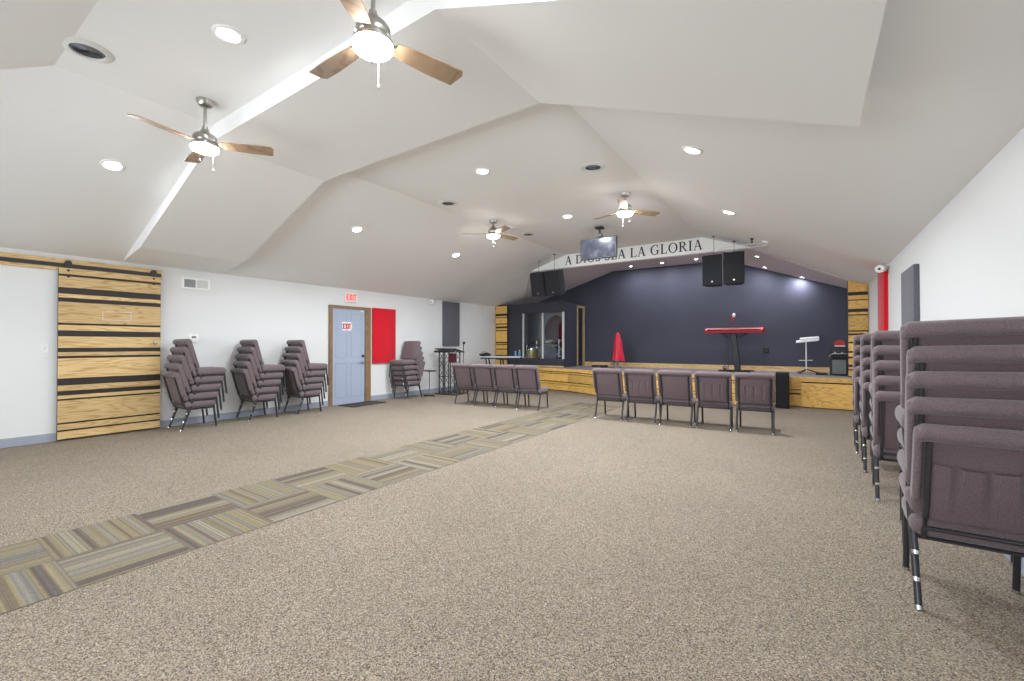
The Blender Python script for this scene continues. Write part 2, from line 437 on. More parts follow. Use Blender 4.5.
# shallow mauve cove edge running from the fascia beam to the right pillar
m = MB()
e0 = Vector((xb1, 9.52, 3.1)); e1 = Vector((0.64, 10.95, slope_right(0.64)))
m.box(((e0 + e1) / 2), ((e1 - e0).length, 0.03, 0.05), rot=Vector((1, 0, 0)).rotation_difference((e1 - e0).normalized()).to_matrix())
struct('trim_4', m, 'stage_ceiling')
# baseboards
def base_run(name, segs, x, s):
    m = MB()
    for a, b in segs: m.box((x + s * 0.007, (a + b) / 2, 0.055), (0.014, b - a, 0.11), bev=0.003)
    struct(name, m, 'base')
base_run('baseboard_left', [(YB, 5.26), (6.295, 11.0)], XL, 1)
base_run('baseboard_right', [(YB, 11.0)], XR, -1)
m = MB(); m.box(((-5.72 + 0.64) / 2, YF - 0.012, SH + 0.06), (0.64 + 5.72, 0.024, 0.12)); struct('baseboard_front', m, 'pine')

# ------------------------------------------------------------------ exit door on the left wall
m = MB()
m.box((XL + 0.012, 5.715, 1.005), (0.03, 0.80, 1.99))
door = struct('door_1', m, 'door')
m = MB()
m.box((XL + 0.015, 5.285, 1.02), (0.06, 0.07, 2.04)); m.box((XL + 0.02, 6.175, 1.02), (0.08, 0.14, 2.04)); m.box((XL + 0.018, 5.747, 2.025), (0.07, 0.995, 0.06))
obj('door_frame', m, 'jamb', door, False)
m = MB()
for (a, b, z0, z1) in [(5.41, 5.66, 0.16, 0.86), (5.77, 6.02, 0.16, 0.86), (5.41, 5.66, 0.98, 1.58), (5.77, 6.02, 0.98, 1.58), (5.41, 5.66, 1.67, 1.90), (5.77, 6.02, 1.67, 1.90)]:
    x = XL + 0.029
    for (c, d) in [((x, (a + b) / 2, z0), (0.012, b - a, 0.018)), ((x, (a + b) / 2, z1), (0.012, b - a, 0.018)), ((x, a, (z0 + z1) / 2), (0.012, 0.018, z1 - z0)), ((x, b, (z0 + z1) / 2), (0.012, 0.018, z1 - z0))]:
        m.box(c, d, bev=0.004)
obj('panel_moulding', m, 'door', door, False)
m = MB()
m.lathe([(0, 0), (0.03, 0), (0.03, 0.012), (0.012, 0.018), (0.012, 0.05), (0, 0.05)], (XL + 0.027, 6.05, 0.86), 16, Ry(PI / 2))
m.tube([(XL + 0.075, 6.05, 0.86), (XL + 0.085, 5.98, 0.865), (XL + 0.08, 5.94, 0.87)], 0.009, 8)
obj('door_handle', m, 'nickel', door)
m = MB(); m.lathe([(0, 0), (0.03, 0), (0.028, 0.02), (0.012, 0.025), (0, 0.035)], (XL + 0.027, 6.05, 1.0), 16, Ry(PI / 2)); obj('deadbolt', m, 'dark', door)
m = MB()
for z in (0.25, 1.0, 1.8): m.box((XL + 0.03, 6.10, z), (0.012, 0.02, 0.09))
obj('hinge', m, 'nickel', door, False)
m = MB(); m.box((XL + 0.04, 6.02, 1.965), (0.03, 0.07, 0.035), bev=0.005); obj('door_contact', m, 'white', door, False)

# sans letters for the exit signs, drawn on the y/z plane of the left wall
def sans(m, ch, y, z, w, h, t, x, dx):
    def bar(a, b):
        a, b = Vector((a[0] * w, a[1] * h)), Vector((b[0] * w, b[1] * h))
        d = (b - a); n = Vector((-d.y, d.x)).normalized() * t / 2
        poly = [a - n, b - n, b + n, a + n]
        m.prism(poly, lambda p: (x, y + p[0], z + p[1]), lambda p: (x + dx, y + p[0], z + p[1]))
    S = {'E': [((.12, 0), (.12, 1)), ((.12, .06), (1, .06)), ((.12, .5), (.85, .5)), ((.12, .94), (1, .94))],
         'X': [((.05, 0), (.95, 1)), ((.05, 1), (.95, 0))], 'I': [((.5, 0), (.5, 1))], 'T': [((.5, 0), (.5, 1)), ((0, .94), (1, .94))]}[ch]
    for a, b in S: bar(a, b)
def exit_word(y0, z0, W, Hh, t, x, dx):
    m = MB(); y = y0; ws = {'E': .25, 'X': .29, 'I': .12, 'T': .26}
    for ch in 'EXIT':
        sans(m, ch, y, z0, ws[ch] * W * 0.9, Hh, t, x, dx); y += ws[ch] * W * 1.08
    return m
t = thing('exit_sign', 'small white EXIT notice with red letters stuck on the blue-grey door', 'sign', (XL + 0.027, 5.665, 1.54))
m = MB(); m.box((0.003, 0, 0.09), (0.006, 0.235, 0.18)); obj('sign_plate', m, 'white', t, False)
m = exit_word(-0.095, 0.035, 0.19, 0.11, 0.022, 0.006, 0.002); obj('lettering', m, 'redink', t, False)
t = thing('exit_sign', 'lit EXIT sign with glowing red letters on the wall above the door frame', 'sign', (XL, 5.765, 2.145))
m = MB(); m.box((0.02, 0, 0.10), (0.04, 0.31, 0.20), bev=0.006, seg=2); obj('sign_housing', m, 'white', t, False)
m = exit_word(-0.125, 0.035, 0.25, 0.13, 0.026, 0.04, 0.003); obj('lettering', m, 'exitglow', t, False)
m = MB(); m.box((-7.72, 5.83, 0.008), (0.46, 0.85, 0.014), bev=0.005, rot=Rz(0.05)); tag(obj('door_mat', m, 'mat'), 'thin dark mat on the carpet in front of the blue-grey exit door', 'mat')

# ------------------------------------------------------------------ barn door and its rail
t = thing('barn_door', 'large sliding barn door of pale pine boards with black stripes on the left wall', 'door', (XL, 1.92, 0.0))
BW = 1.075; ztop = 2.245
def zz(y): return 0.02 + (660 - y) / (660 - 45) * (ztop - 0.02)
m = MB(); m.box((0.045, 0, (ztop + 0.012) / 2), (0.03, BW, ztop - 0.012)); obj('backing_board', m, 'black', t, False)
m = MB()
for a, b in [(45, 67), (75, 115), (138, 152), (167, 243), (250, 270), (291, 333), (348, 362), (370, 442), (467, 487), (503, 515), (521, 600), (606, 626), (632, 659)]:
    z0, z1 = zz(b), zz(a)
    m.box((0.066, 0, (z0 + z1) / 2), (0.02, BW, z1 - z0), bev=0.003, tone=random.random())
obj('pine_boards', m, 'pine', t, False)
m = MB()
for a, b in [(115, 138), (152, 167), (270, 291), (333, 348), (442, 467), (487, 503)]:
    z0, z1 = zz(b), zz(a); m.box((0.0615, 0, (z0 + z1) / 2), (0.005, BW, z1 - z0 - 0.006))
obj('dark_boards', m, 'black', t, False)
for yy in (-0.45, 0.45):
    m = MB(); m.lathe([(0, -0.012), (0.036, -0.012), (0.036, 0.012), (0, 0.012)], (0.062, yy, 2.31), 12, Ry(PI / 2))
    m.box((0.078, yy, 2.29), (0.008, 0.06, 0.085), bev=0.002)
    for z in (2.215, 2.135): m.lathe([(0, 0), (0.015, 0), (0.013, 0.008), (0, 0.010)], (0.076, yy, z), 10, Ry(PI / 2))
    obj('roller_hanger', m, 'dark', t)
m = MB(); m.lathe([(0, 0), (0.022, 0), (0.008, 0.01), (0.008, 0.03), (0.026, 0.04), (0.024, 0.06), (0, 0.065)], (0.076, 0.46, 1.27), 16, Ry(PI / 2)); obj('door_knob', m, 'nickel', t)
m = MB()
y0, y1, z0, z1 = -0.11, 0.19, 1.585, 1.70
for c, d in [((y0, (z0 + z1) / 2), (0.006, z1 - z0)), ((y1, (z0 + z1) / 2), (0.006, z1 - z0)), (((y0 + y1) / 2, z0), (y1 - y0, 0.006)), (((y0 + y1) / 2, z1), (y1 - y0, 0.006))]:
    m.box((0.0765, c[0], c[1]), (0.002, d[0], d[1]))
obj('chalk_outline', m, 'offwhite', t, False)
t = thing('door_rail', 'black steel barn door rail on a pine header board below the ceiling', 'rail', (XL, 1.22, 2.288))
m = MB(); m.box((0.019, 0.01, 0.0), (0.036, 2.5, 0.15), tone=0.6, bev=0.003); obj('header_board', m, 'pine', t, False)
m = MB(); m.box((0.062, 0.01, -0.012), (0.01, 2.46, 0.05)); 
for y in (-1.0, -0.35, 0.4, 1.1): m.lathe([(0, -0.01), (0.012, -0.01), (0.012, 0.03), (0, 0.034)], (0.036, y, 0.0), 10, Ry(PI / 2))
obj('steel_track', m, 'dark', t, False)

# ------------------------------------------------------------------ small things on the left wall
t = thing('air_vent', 'white wall register with grey louvres high on the left wall beside the barn door', 'vent', (XL, 2.93, 2.12))
m = MB()
m.box((0.006, 0, 0.09), (0.012, 0.40, 0.18), bev=0.004); obj('vent_plate', m, 'white', t, False)
m = MB()
for k in range(9): m.box((0.014, -0.085, 0.035 + k * 0.0138), (0.008, 0.15, 0.007), rot=Ry(0.5))
obj('louvre', m, 'grillgrey', t, False)
m = MB()
for k in range(9): m.box((0.014, 0.085, 0.035 + k * 0.0138), (0.008, 0.15, 0.007), rot=Ry(-0.5))
obj('louvre', m, 'offwhite', t, False)
t = thing('thermostat', 'white thermostat on the left wall behind the chair stack by the barn door', 'thermostat', (XL, 2.90, 1.28))
m = MB(); m.box((0.012, 0, 0.065), (0.024, 0.14, 0.13), bev=0.008, seg=2); obj('housing', m, 'white', t)
m = MB(); m.box((0.025, 0, 0.085), (0.003, 0.06, 0.035)); obj('display', m, 'grillgrey', t, False)
t = thing('light_switch', 'white light switch plate on the wall left of the barn door', 'switch', (XL, 1.272, 1.14))
m = MB(); m.box((0.004, 0, 0.058), (0.008, 0.075, 0.116), bev=0.003); obj('switch_plate', m, 'white', t, False)
m = MB(); m.box((0.011, 0, 0.06), (0.014, 0.014, 0.028), rot=Ry(0.3)); obj('toggle', m, 'offwhite', t, False)
t = thing('wall_outlet', 'white electrical outlet low on the wall just right of the barn door', 'outlet', (XL, 2.545, 0.48))
m = MB(); m.box((0.004, 0, 0.058), (0.008, 0.075, 0.116), bev=0.003); obj('outlet_plate', m, 'white', t, False)
m = MB(); m.box((0.009, 0, 0.035), (0.004, 0.034, 0.028), bev=0.002); m.box((0.009, 0, 0.08), (0.004, 0.034, 0.028), bev=0.002); obj('socket', m, 'offwhite', t, False)
m = MB(); m.box((-7.72, 3.28, 0.003), (0.05, 0.62, 0.004), rot=Rz(0.03)); tag(obj('floor_tape', m, 'tape'), 'strip of green tape on the carpet between the two left chair stacks', 'tape')
def acoustic_panel(x, s, y0, y1, z0, z1, mat, label):
    m = MB(); m.box((x + s * 0.026, (y0 + y1) / 2, (z0 + z1) / 2), (0.05, y1 - y0, z1 - z0), bev=0.008, seg=2)
    tag(obj('acoustic_panel', m, mat), label, 'panel', 'fabric wall panels')
acoustic_panel(XL, 1, 6.315, 6.955, 0.825, 2.065, 'redfab', 'red fabric acoustic panel on the left wall beside the exit door')
acoustic_panel(XL, 1, 8.57, 9.22, 1.20, 2.40, 'greyfab', 'grey fabric acoustic panel on the left wall above the black lectern')
acoustic_panel(XR, -1, 6.2, 6.95, 0.90, 2.10, 'greyfab', 'grey fabric acoustic panel on the right wall behind the chair stacks')
acoustic_panel(XR, -1, 8.42, 9.12, 0.90, 2.415, 'redfab', 'red fabric acoustic panel on the right wall under the security camera')
def wall_camera(x, y, z, s, label):
    t = thing('security_camera', label, 'camera', (x, y, z), 0, 'security cameras')
    m = MB(); m.lathe([(0, 0), (0.045, 0), (0.045, 0.02), (0.02, 0.03), (0, 0.03)], (0, 0, 0), 16, Ry(s * PI / 2)); m.tube([(s * 0.03, 0, 0), (s * 0.07, -0.03, -0.03)], 0.015, 8); obj('bracket', m, 'offwhite', t)
    m = MB(); m.tube([(s * 0.04, 0.02, -0.02), (s * 0.07, -0.03, -0.035), (s * 0.12, -0.14, -0.06)], [0.035, 0.06, 0.055], 14); obj('camera_body', m, 'white', t)
    m = MB(); m.sphere((s * 0.122, -0.148, -0.0615), 0.016, seg=10); obj('lens', m, 'dark', t)
wall_camera(XL, 8.2, 2.385, 1, 'white security camera at the top of the left wall near the grey panel')
wall_camera(XR, 8.35, 2.40, -1, 'white security camera at the top of the right wall over the red panel')

# ------------------------------------------------------------------ stacking chairs
def bent(p, q, r, n=5):
    """three points joined by a rounded bend."""
    p, q, r = Vector(p), Vector(q), Vector(r)
    a, b = q + (p - q).normalized() * 0.05, q + (r - q).normalized() * 0.05
    return [p] + [((1 - t) ** 2) * a + 2 * t * (1 - t) * q + t * t * b for t in [i / n for i in range(n + 1)]] + [r]
LEAN = math.radians(14.5)
def back_pt(x, d, s_):          # d towards the front, s_ up along the back
    return (x, -0.19 - s_ * math.sin(LEAN) + d * math.cos(LEAN), 0.415 + s_ * math.cos(LEAN) + d * math.sin(LEAN))
def make_chair(label, pocket):
    t = thing('stacking_chair', label, 'chair')
    m = MB(); vs = m.box((0, 0.005, 0.366), (0.495, 0.405, 0.104), bev=0.044, seg=4)
    for v in vs:
        if v.co.z > 0.38: v.co.z += 0.014 * (1 - (v.co.x / 0.25) ** 2) * (1 - ((v.co.y - 0.005) / 0.205) ** 2)
    for v in vs: v.co.x *= 1 - 0.07 * max(0.0, (v.co.y + 0.2) / 0.4)
    obj('seat', m, 'fabric', t)
    m = MB(); m.box((0, 0.005, 0.308), (0.44, 0.37, 0.014), bev=0.004); obj('seat_base', m, 'tube', t, False)
    m = MB()
    R = Matrix.Rotation(LEAN, 3, 'X')
    vs = m.box(back_pt(0, 0.012, 0.232), (0.495, 0.05, 0.445), rot=R, bev=0.024, seg=4)
    vs += m.box(back_pt(0, -0.010, 0.423), (0.50, 0.088, 0.075), rot=R, bev=0.036, seg=5)
    for v in vs:
        if v.co.z > 0.7: v.co.z -= 0.030 * max(0.0, (abs(v.co.x) - 0.185) / 0.065) ** 2
    for sx in (-1, 1): m.box(back_pt(sx * 0.232, -0.012, 0.265), (0.03, 0.05, 0.35), rot=R, bev=0.014, seg=3)
    obj('backrest', m, 'fabric', t)
    m = MB(); m.box(back_pt(0, -0.020, 0.195), (0.385, 0.018, 0.39), rot=R, bev=0.006, seg=2)
    p = obj('back_panel', m, 'panelfab', t)
    if pocket:
        m = MB(); n, k = 48, 8; g = []
        for j in range(k + 1):
            row = []
            for i in range(n + 1):
                u, v = i / n, j / k
                pleat = max(0, math.cos((u - 0.5) * 2 * PI * 3.5)) ** 4 * (v ** 1.1) * 0.026
                bulge = 0.030 * min(1, 6 * u, 6 * (1 - u)) ** 0.5 * math.sin(PI * (0.12 + 0.63 * v))
                row.append(m.bm.verts.new(back_pt((u - 0.5) * 0.37, -0.031 - bulge + pleat * 0.9, 0.015 + 0.27 * v - 0.014 * math.sin(PI * u) * v)))
            g.append(row)
        for j in range(k):
            for i in range(n): m.bm.faces.new((g[j][i], g[j][i + 1], g[j + 1][i + 1], g[j + 1][i]))
        obj('pocket', m, 'panelfab', p)
    m = MB()
    for sx in (-1, 1):
        x = sx * 0.197
        m.tube(bent((x, 0.17, 0.302), (x, -0.18, 0.302), back_pt(x, -0.036, 0.02)) + [back_pt(x, -0.036, 0.385)], 0.0115, 10)
    m.tube([back_pt(-0.197, -0.030, -0.045), back_pt(0.197, -0.030, -0.045)], 0.010, 8)
    m.tube([(-0.207, 0.14, 0.300), (0.207, 0.14, 0.300)], 0.010, 8)
    obj('frame', m, 'tube', t)
    for sx in (-1, 1):
        for front in (1, 0):
            a, b = ((sx * 0.208, 0.21, 0.012), (sx * 0.208, 0.175, 0.33)) if front else ((sx * 0.226, -0.245, 0.012), (sx * 0.226, -0.125, 0.34))
            m = MB(); m.tube([a, b], 0.0145, 10)
            l = obj('leg', m, 'tube', t)
            a = Vector(a); m = MB(); d = (Vector(b) - a).normalized()
            m.tube([a - d * 0.012, a + d * 0.006], 0.0170, 10)
            obj('glide', m, 'chrome', l)
    return t
proto = make_chair('x', False); proto_p = make_chair('x', True)
used = {id(proto): False, id(proto_p): False}
def place_chair(x, y, z, rz, label, group, pocket=False):
    p = proto_p if pocket else proto
    if not used[id(p)]:
        used[id(p)] = True
        p.location = (x, y, z); p.rotation_euler = (0, 0, rz); p['label'] = label; p['group'] = group
        return p
    c = dup(p, (x, y, z), rz, label, group); c.scale = (1, 1, 1)
    return c
def stack(x, y, rz, desc, group, n=5, dz=0.119, dy=0.035, dx=0.0, pockets=(), lean=0.0):
    for k in range(n):
        j = 0.0025 * math.sin(k * 2.3 + x)
        ox, oy = k * dx + j, k * dy
        c = place_chair(x + ox * math.cos(rz) - oy * math.sin(rz), y + ox * math.sin(rz) + oy * math.cos(rz), k * dz,
                        rz + 0.012 * math.sin(k * 1.7 + y), 'mauve padded chair, ' + ORD[k] + ' of ' + desc, group, k in pockets)
        if x > 0: c.scale.z = 1.035
        if lean and k:
            r_ = lean * (1.7 if k == n - 1 else 1.0)
            c.rotation_euler.y = -r_; c.location.z += 0.226 * math.sin(r_)
GL = 'stacked chairs along the left wall'; GR = 'stacked chairs along the right wall'
stack(-7.69, 2.79, 0.0, 'the stack beside the barn door', GL)
stack(-7.745, 3.745, -0.01, 'the stack just right of the green floor tape', GL)
stack(-7.68, 4.515, 0.0, 'the stack just left of the exit door', GL)
stack(-7.73, 7.06, PI + 0.03, 'the stack below the red wall panel', GL)
stack(0.645, 3.045, 0.0, 'the nearest stack at the right wall', GR, dy=0.028, dx=0.001, pockets=(0,), lean=0.02)
stack(0.672, 4.785, 0.0, 'the second nearest stack at the right wall', GR)
stack(0.672, 5.73, 0.0, 'the third stack back along the right wall', GR)
stack(0.672, 6.64, 0.0, 'the farthest stack along the right wall', GR)
W5 = ['leftmost', 'second from the left', 'middle', 'second from the right', 'rightmost']
a = math.radians(2.6)
for k in range(5):
    s_ = -1.70 + (k - 2) * 0.532
    place_chair(-1.715 + (k - 2) * 0.532 * math.cos(a), 7.205 + (k - 2) * 0.532 * math.sin(a), 0, a,
                'mauve padded chair, %s in the row of five seen from behind' % W5[k], 'row of five chairs', k in (1, 3, 4))
W4 = ['leftmost', 'second from the left', 'third from the left', 'rightmost']
a = math.radians(4.0)
for k in range(4):
    place_chair(-5.95 + k * 0.50 * math.cos(a), 7.20 + k * 0.50 * math.sin(a), 0, a,
                'mauve padded chair, %s in the row of four near the lectern' % W4[k], 'row of four chairs', False)

# ------------------------------------------------------------------ ceiling fans, downlights, vents
def fan(x, y, zl, ang, label):
    t = thing('ceiling_fan', label, 'fan', (x, y, ZF), 0, 'ceiling fans')
    zl = zl - ZF                      # centre of the light below the ceiling
    zm = zl + 0.030                   # underside of the motor
    m = MB(); m.lathe([(0, 0), (0.068, 0), (0.068, -0.02), (0.05, -0.05), (0.022, -0.06), (0, -0.06)], seg=24); obj('canopy', m, 'nickel', t)
    m = MB(); m.tube([(0, 0, -0.055), (0, 0, zm + 0.12)], 0.0125, 12); m.lathe([(0.0126, zm + 0.17), (0.022, zm + 0.16), (0.022, zm + 0.12), (0.0126, zm + 0.11)], seg=16); obj('downrod', m, 'nickel', t)
    m = MB(); m.lathe([(0, zm + 0.135), (0.03, zm + 0.135), (0.04, zm + 0.105), (0.08, zm + 0.085), (0.092, zm + 0.065), (0.092, zm + 0.03), (0.085, zm + 0.02), (0, zm + 0.02)], seg=28); obj('motor_housing', m, 'nickel', t)
    for a in ang:
        a = math.radians(a); R = Rz(a) @ Rx(math.radians(-12))
        m = MB()
        poly = [(0.13, -0.042), (0.20, -0.056), (0.42, -0.066), (0.54, -0.062), (0.555, -0.03), (0.53, 0.066), (0.36, 0.066), (0.20, 0.052), (0.13, 0.040)]
        c = Vector((0, 0, zm + 0.004))
        m.prism(poly, lambda p: c + R @ Vector((p[0], p[1], 0)), lambda p: c + R @ Vector((p[0], p[1], 0.008)))
        b = obj('blade', m, 'blade', t, False)
        m = MB(); m.box(c + R @ Vector((0.125, 0, 0.012)), (0.09, 0.035, 0.008), rot=R, bev=0.003); m.box(c + R @ Vector((0.155, 0, 0.012)), (0.03, 0.08, 0.008), rot=R, bev=0.003)
        obj('blade_bracket', m, 'nickel', b, False)
    m = MB(); m.lathe([(0.085, zm + 0.02), (0.106, zm - 0.004), (0.106, zm - 0.022), (0.100, zm - 0.022)], seg=28); obj('light_collar', m, 'nickel', t)
    m = MB(); m.lathe([(0, zm - 0.008), (0.100, zm - 0.012), (0.108, zm - 0.030), (0.10, zm - 0.050), (0.06, zm - 0.066), (0, zm - 0.07)], seg=28); obj('light_dome', m, 'dome', t)
    for a in (2.2, 5.6):
        px, py = 0.113 * math.cos(a), 0.113 * math.sin(a)
        m = MB(); m.tube([(px, py, zm + 0.01), (px, py, zm - 0.17)], 0.0022, 6); m.sphere((px, py, zm - 0.18), 0.009, (1, 1, 1.5), 8); obj('pull_chain', m, 'nickel', t)
fan(-4.42, 1.67, 2.985, (-80, 50, 170), 'ceiling fan with three wooden blades on a long rod, nearest the barn door')
fan(-1.95, 1.53, 2.865, (178, 74, -60), 'ceiling fan cut by the top edge of the photo, largest of the four')
fan(-4.55, 6.12, 3.135, (-145, 75, -28), 'ceiling fan beyond the cross beam, on the left over the row of four chairs')
fan(-2.165, 6.06, 3.115, (165, 50, -75), 'ceiling fan beyond the cross beam, nearest the hanging television')

def light_fixture(x, y, r, power, label, name='ceiling_light', group='recessed lights of the hall', ang=None, col=(0.88, 0.94, 1.0), spread=PI):
    z = ceil_z(x)
    if x < XA: n = Vector((ZF - H, 0, -(XA - XL))).normalized()
    elif x > XB: n = Vector((-(ZF - H), 0, -(XR - XB))).normalized()
    else: n = Vector((0, 0, -1))
    q = Vector((0, 0, -1)).rotation_difference(n)
    t = thing(name, label, 'light', (x, y, z), 0, group)
    t.rotation_mode = 'QUATERNION'; t.rotation_quaternion = q
    m = MB(); m.lathe([(r * 0.80, -0.004), (r * 0.86, -0.011), (r * 1.12, -0.008), (r * 1.16, 0.0), (r * 0.8, 0.0)], seg=28); obj('trim_ring', m, 'white', t)
    m = MB(); m.lathe([(0, -0.006), (r * 0.80, -0.005), (r * 0.80, 0.0), (0, 0.0)], seg=28); obj('light_lens', m, 'lens', t)
    L = bpy.data.lights.new('lamp', 'AREA'); L.shape = 'DISK'; L.size = r * 1.6; L.energy = power; L.color = col; L.spread = spread
    lo = bpy.data.objects.new('lamp', L); COL.objects.link(lo); lo.parent = t; lo.location = (0, 0, -0.016)
    return t
HALL = 13.0
grid = {(-3.335, 1.40): 'round ceiling light at the top of the photo, left of the large fan',
        (-5.89, 1.40): 'round ceiling light on the left slope below the near fan',
        (-3.36, 4.29): 'round ceiling light on the flat ceiling just beyond the cross beam',
        (-5.92, 4.35): 'round ceiling light on the left slope above the exit door',
        (-0.91, 4.39): 'round ceiling light on the right slope, nearest of the two there',
        (-5.94, 6.72): 'round ceiling light on the left slope, left of the far left fan',
        (-3.36, 6.62): 'round ceiling light on the flat ceiling between the two far fans',
        (-0.92, 6.76): 'round ceiling light on the right slope, nearer the stage of the two',
        (-0.91, 1.40): 'added unseen round ceiling light over the camera side of the right slope',  # out of view; continues the grid, added to brighten the ceiling
        (-5.89, -0.9): 'added unseen round ceiling light on the left slope at the hall entrance end'}  # extra lamp out of view, added because the ceiling was too dark
for (x, y), lab in grid.items(): light_fixture(x, y, 0.085, HALL if y < 3 else HALL * 2.5, lab)
STG = 8.0
for (x, y), lab in {(-4.06, 11.82): 'small stage downlight, left end of the three under the flat stage ceiling',
                    (-3.21, 11.80): 'small stage downlight, middle of the three under the flat stage ceiling',
                    (-2.36, 11.77): 'small stage downlight, right end of the three beside the hung speakers',
                    (-0.893, 10.42): 'small stage downlight just right of the hung speakers, upper one',
                    (-0.86, 11.92): 'small stage downlight just right of the hung speakers, lower one',
                    (-0.13, 12.2): 'small stage downlight nearest the right wooden pillar'}.items():
    light_fixture(x, y, 0.05, STG, lab, 'stage_light', 'stage downlights', col=(0.86, 0.90, 1.0))
def round_vent(x, y, label):
    t = thing('ceiling_vent', label, 'vent', (x, y, ZF), 0, 'round ceiling vents')
    m = MB(); m.lathe([(0.095, -0.004), (0.10, -0.016), (0.14, -0.008), (0.15, 0), (0.095, 0)], seg=32); obj('vent_ring', m, 'offwhite', t)
    m = MB()
    for r in (0.085, 0.07, 0.055, 0.04, 0.025): m.lathe([(r - 0.006, -0.012), (r + 0.004, -0.003), (r - 0.003, -0.002), (r - 0.006, -0.012)], seg=28)
    obj('vent_cone', m, 'grillgrey', t)
    m = MB(); m.lathe([(0, -0.001), (0.095, -0.001), (0.095, 0.0), (0, 0.0)], seg=28); obj('vent_throat', m, 'dark', t)
round_vent(-4.37, 0.895, 'round ceiling vent in the upper left corner of the photo')
round_vent(-4.55, 4.97, 'round ceiling vent beyond the cross beam, left of the far left fan')
round_vent(-2.17, 4.95, 'round ceiling vent beyond the cross beam, above the fan near the television')
round_vent(-4.54, 7.25, 'round ceiling vent right of the far left fan')
def slope_quat(x):
    n = Vector((-(ZF - H), 0, -(XR - XB))).normalized(); return Vector((0, 0, -1)).rotation_difference(n)
t = thing('smoke_detector', 'small white disc detector on the right ceiling slope near the stage', 'detector', (-0.60, 8.5, ceil_z(-0.60)))
t.rotation_mode = 'QUATERNION'; t.rotation_quaternion = slope_quat(0)
m = MB(); m.lathe([(0, -0.035), (0.03, -0.033), (0.055, -0.018), (0.06, 0), (0, 0)], seg=20); obj('housing', m, 'white', t)
m = MB(); m.lathe([(0, -0.037), (0.006, -0.037), (0.006, -0.033), (0, -0.033)], (0.03, 0, 0.005), 8); obj('indicator', m, 'grillgrey', t)
t = thing('ceiling_hook', 'small black ceiling fitting beside the white detector', 'fitting', (-0.80, 8.45, ceil_z(-0.80)))
m = MB(); m.lathe([(0, 0), (0.03, 0), (0.026, -0.02), (0.01, -0.03), (0.01, -0.055), (0, -0.055)], seg=14); obj('base', m, 'dark', t)
m = MB(); m.sphere((0, 0, -0.065), 0.018, seg=10); obj('knob', m, 'dark', t)

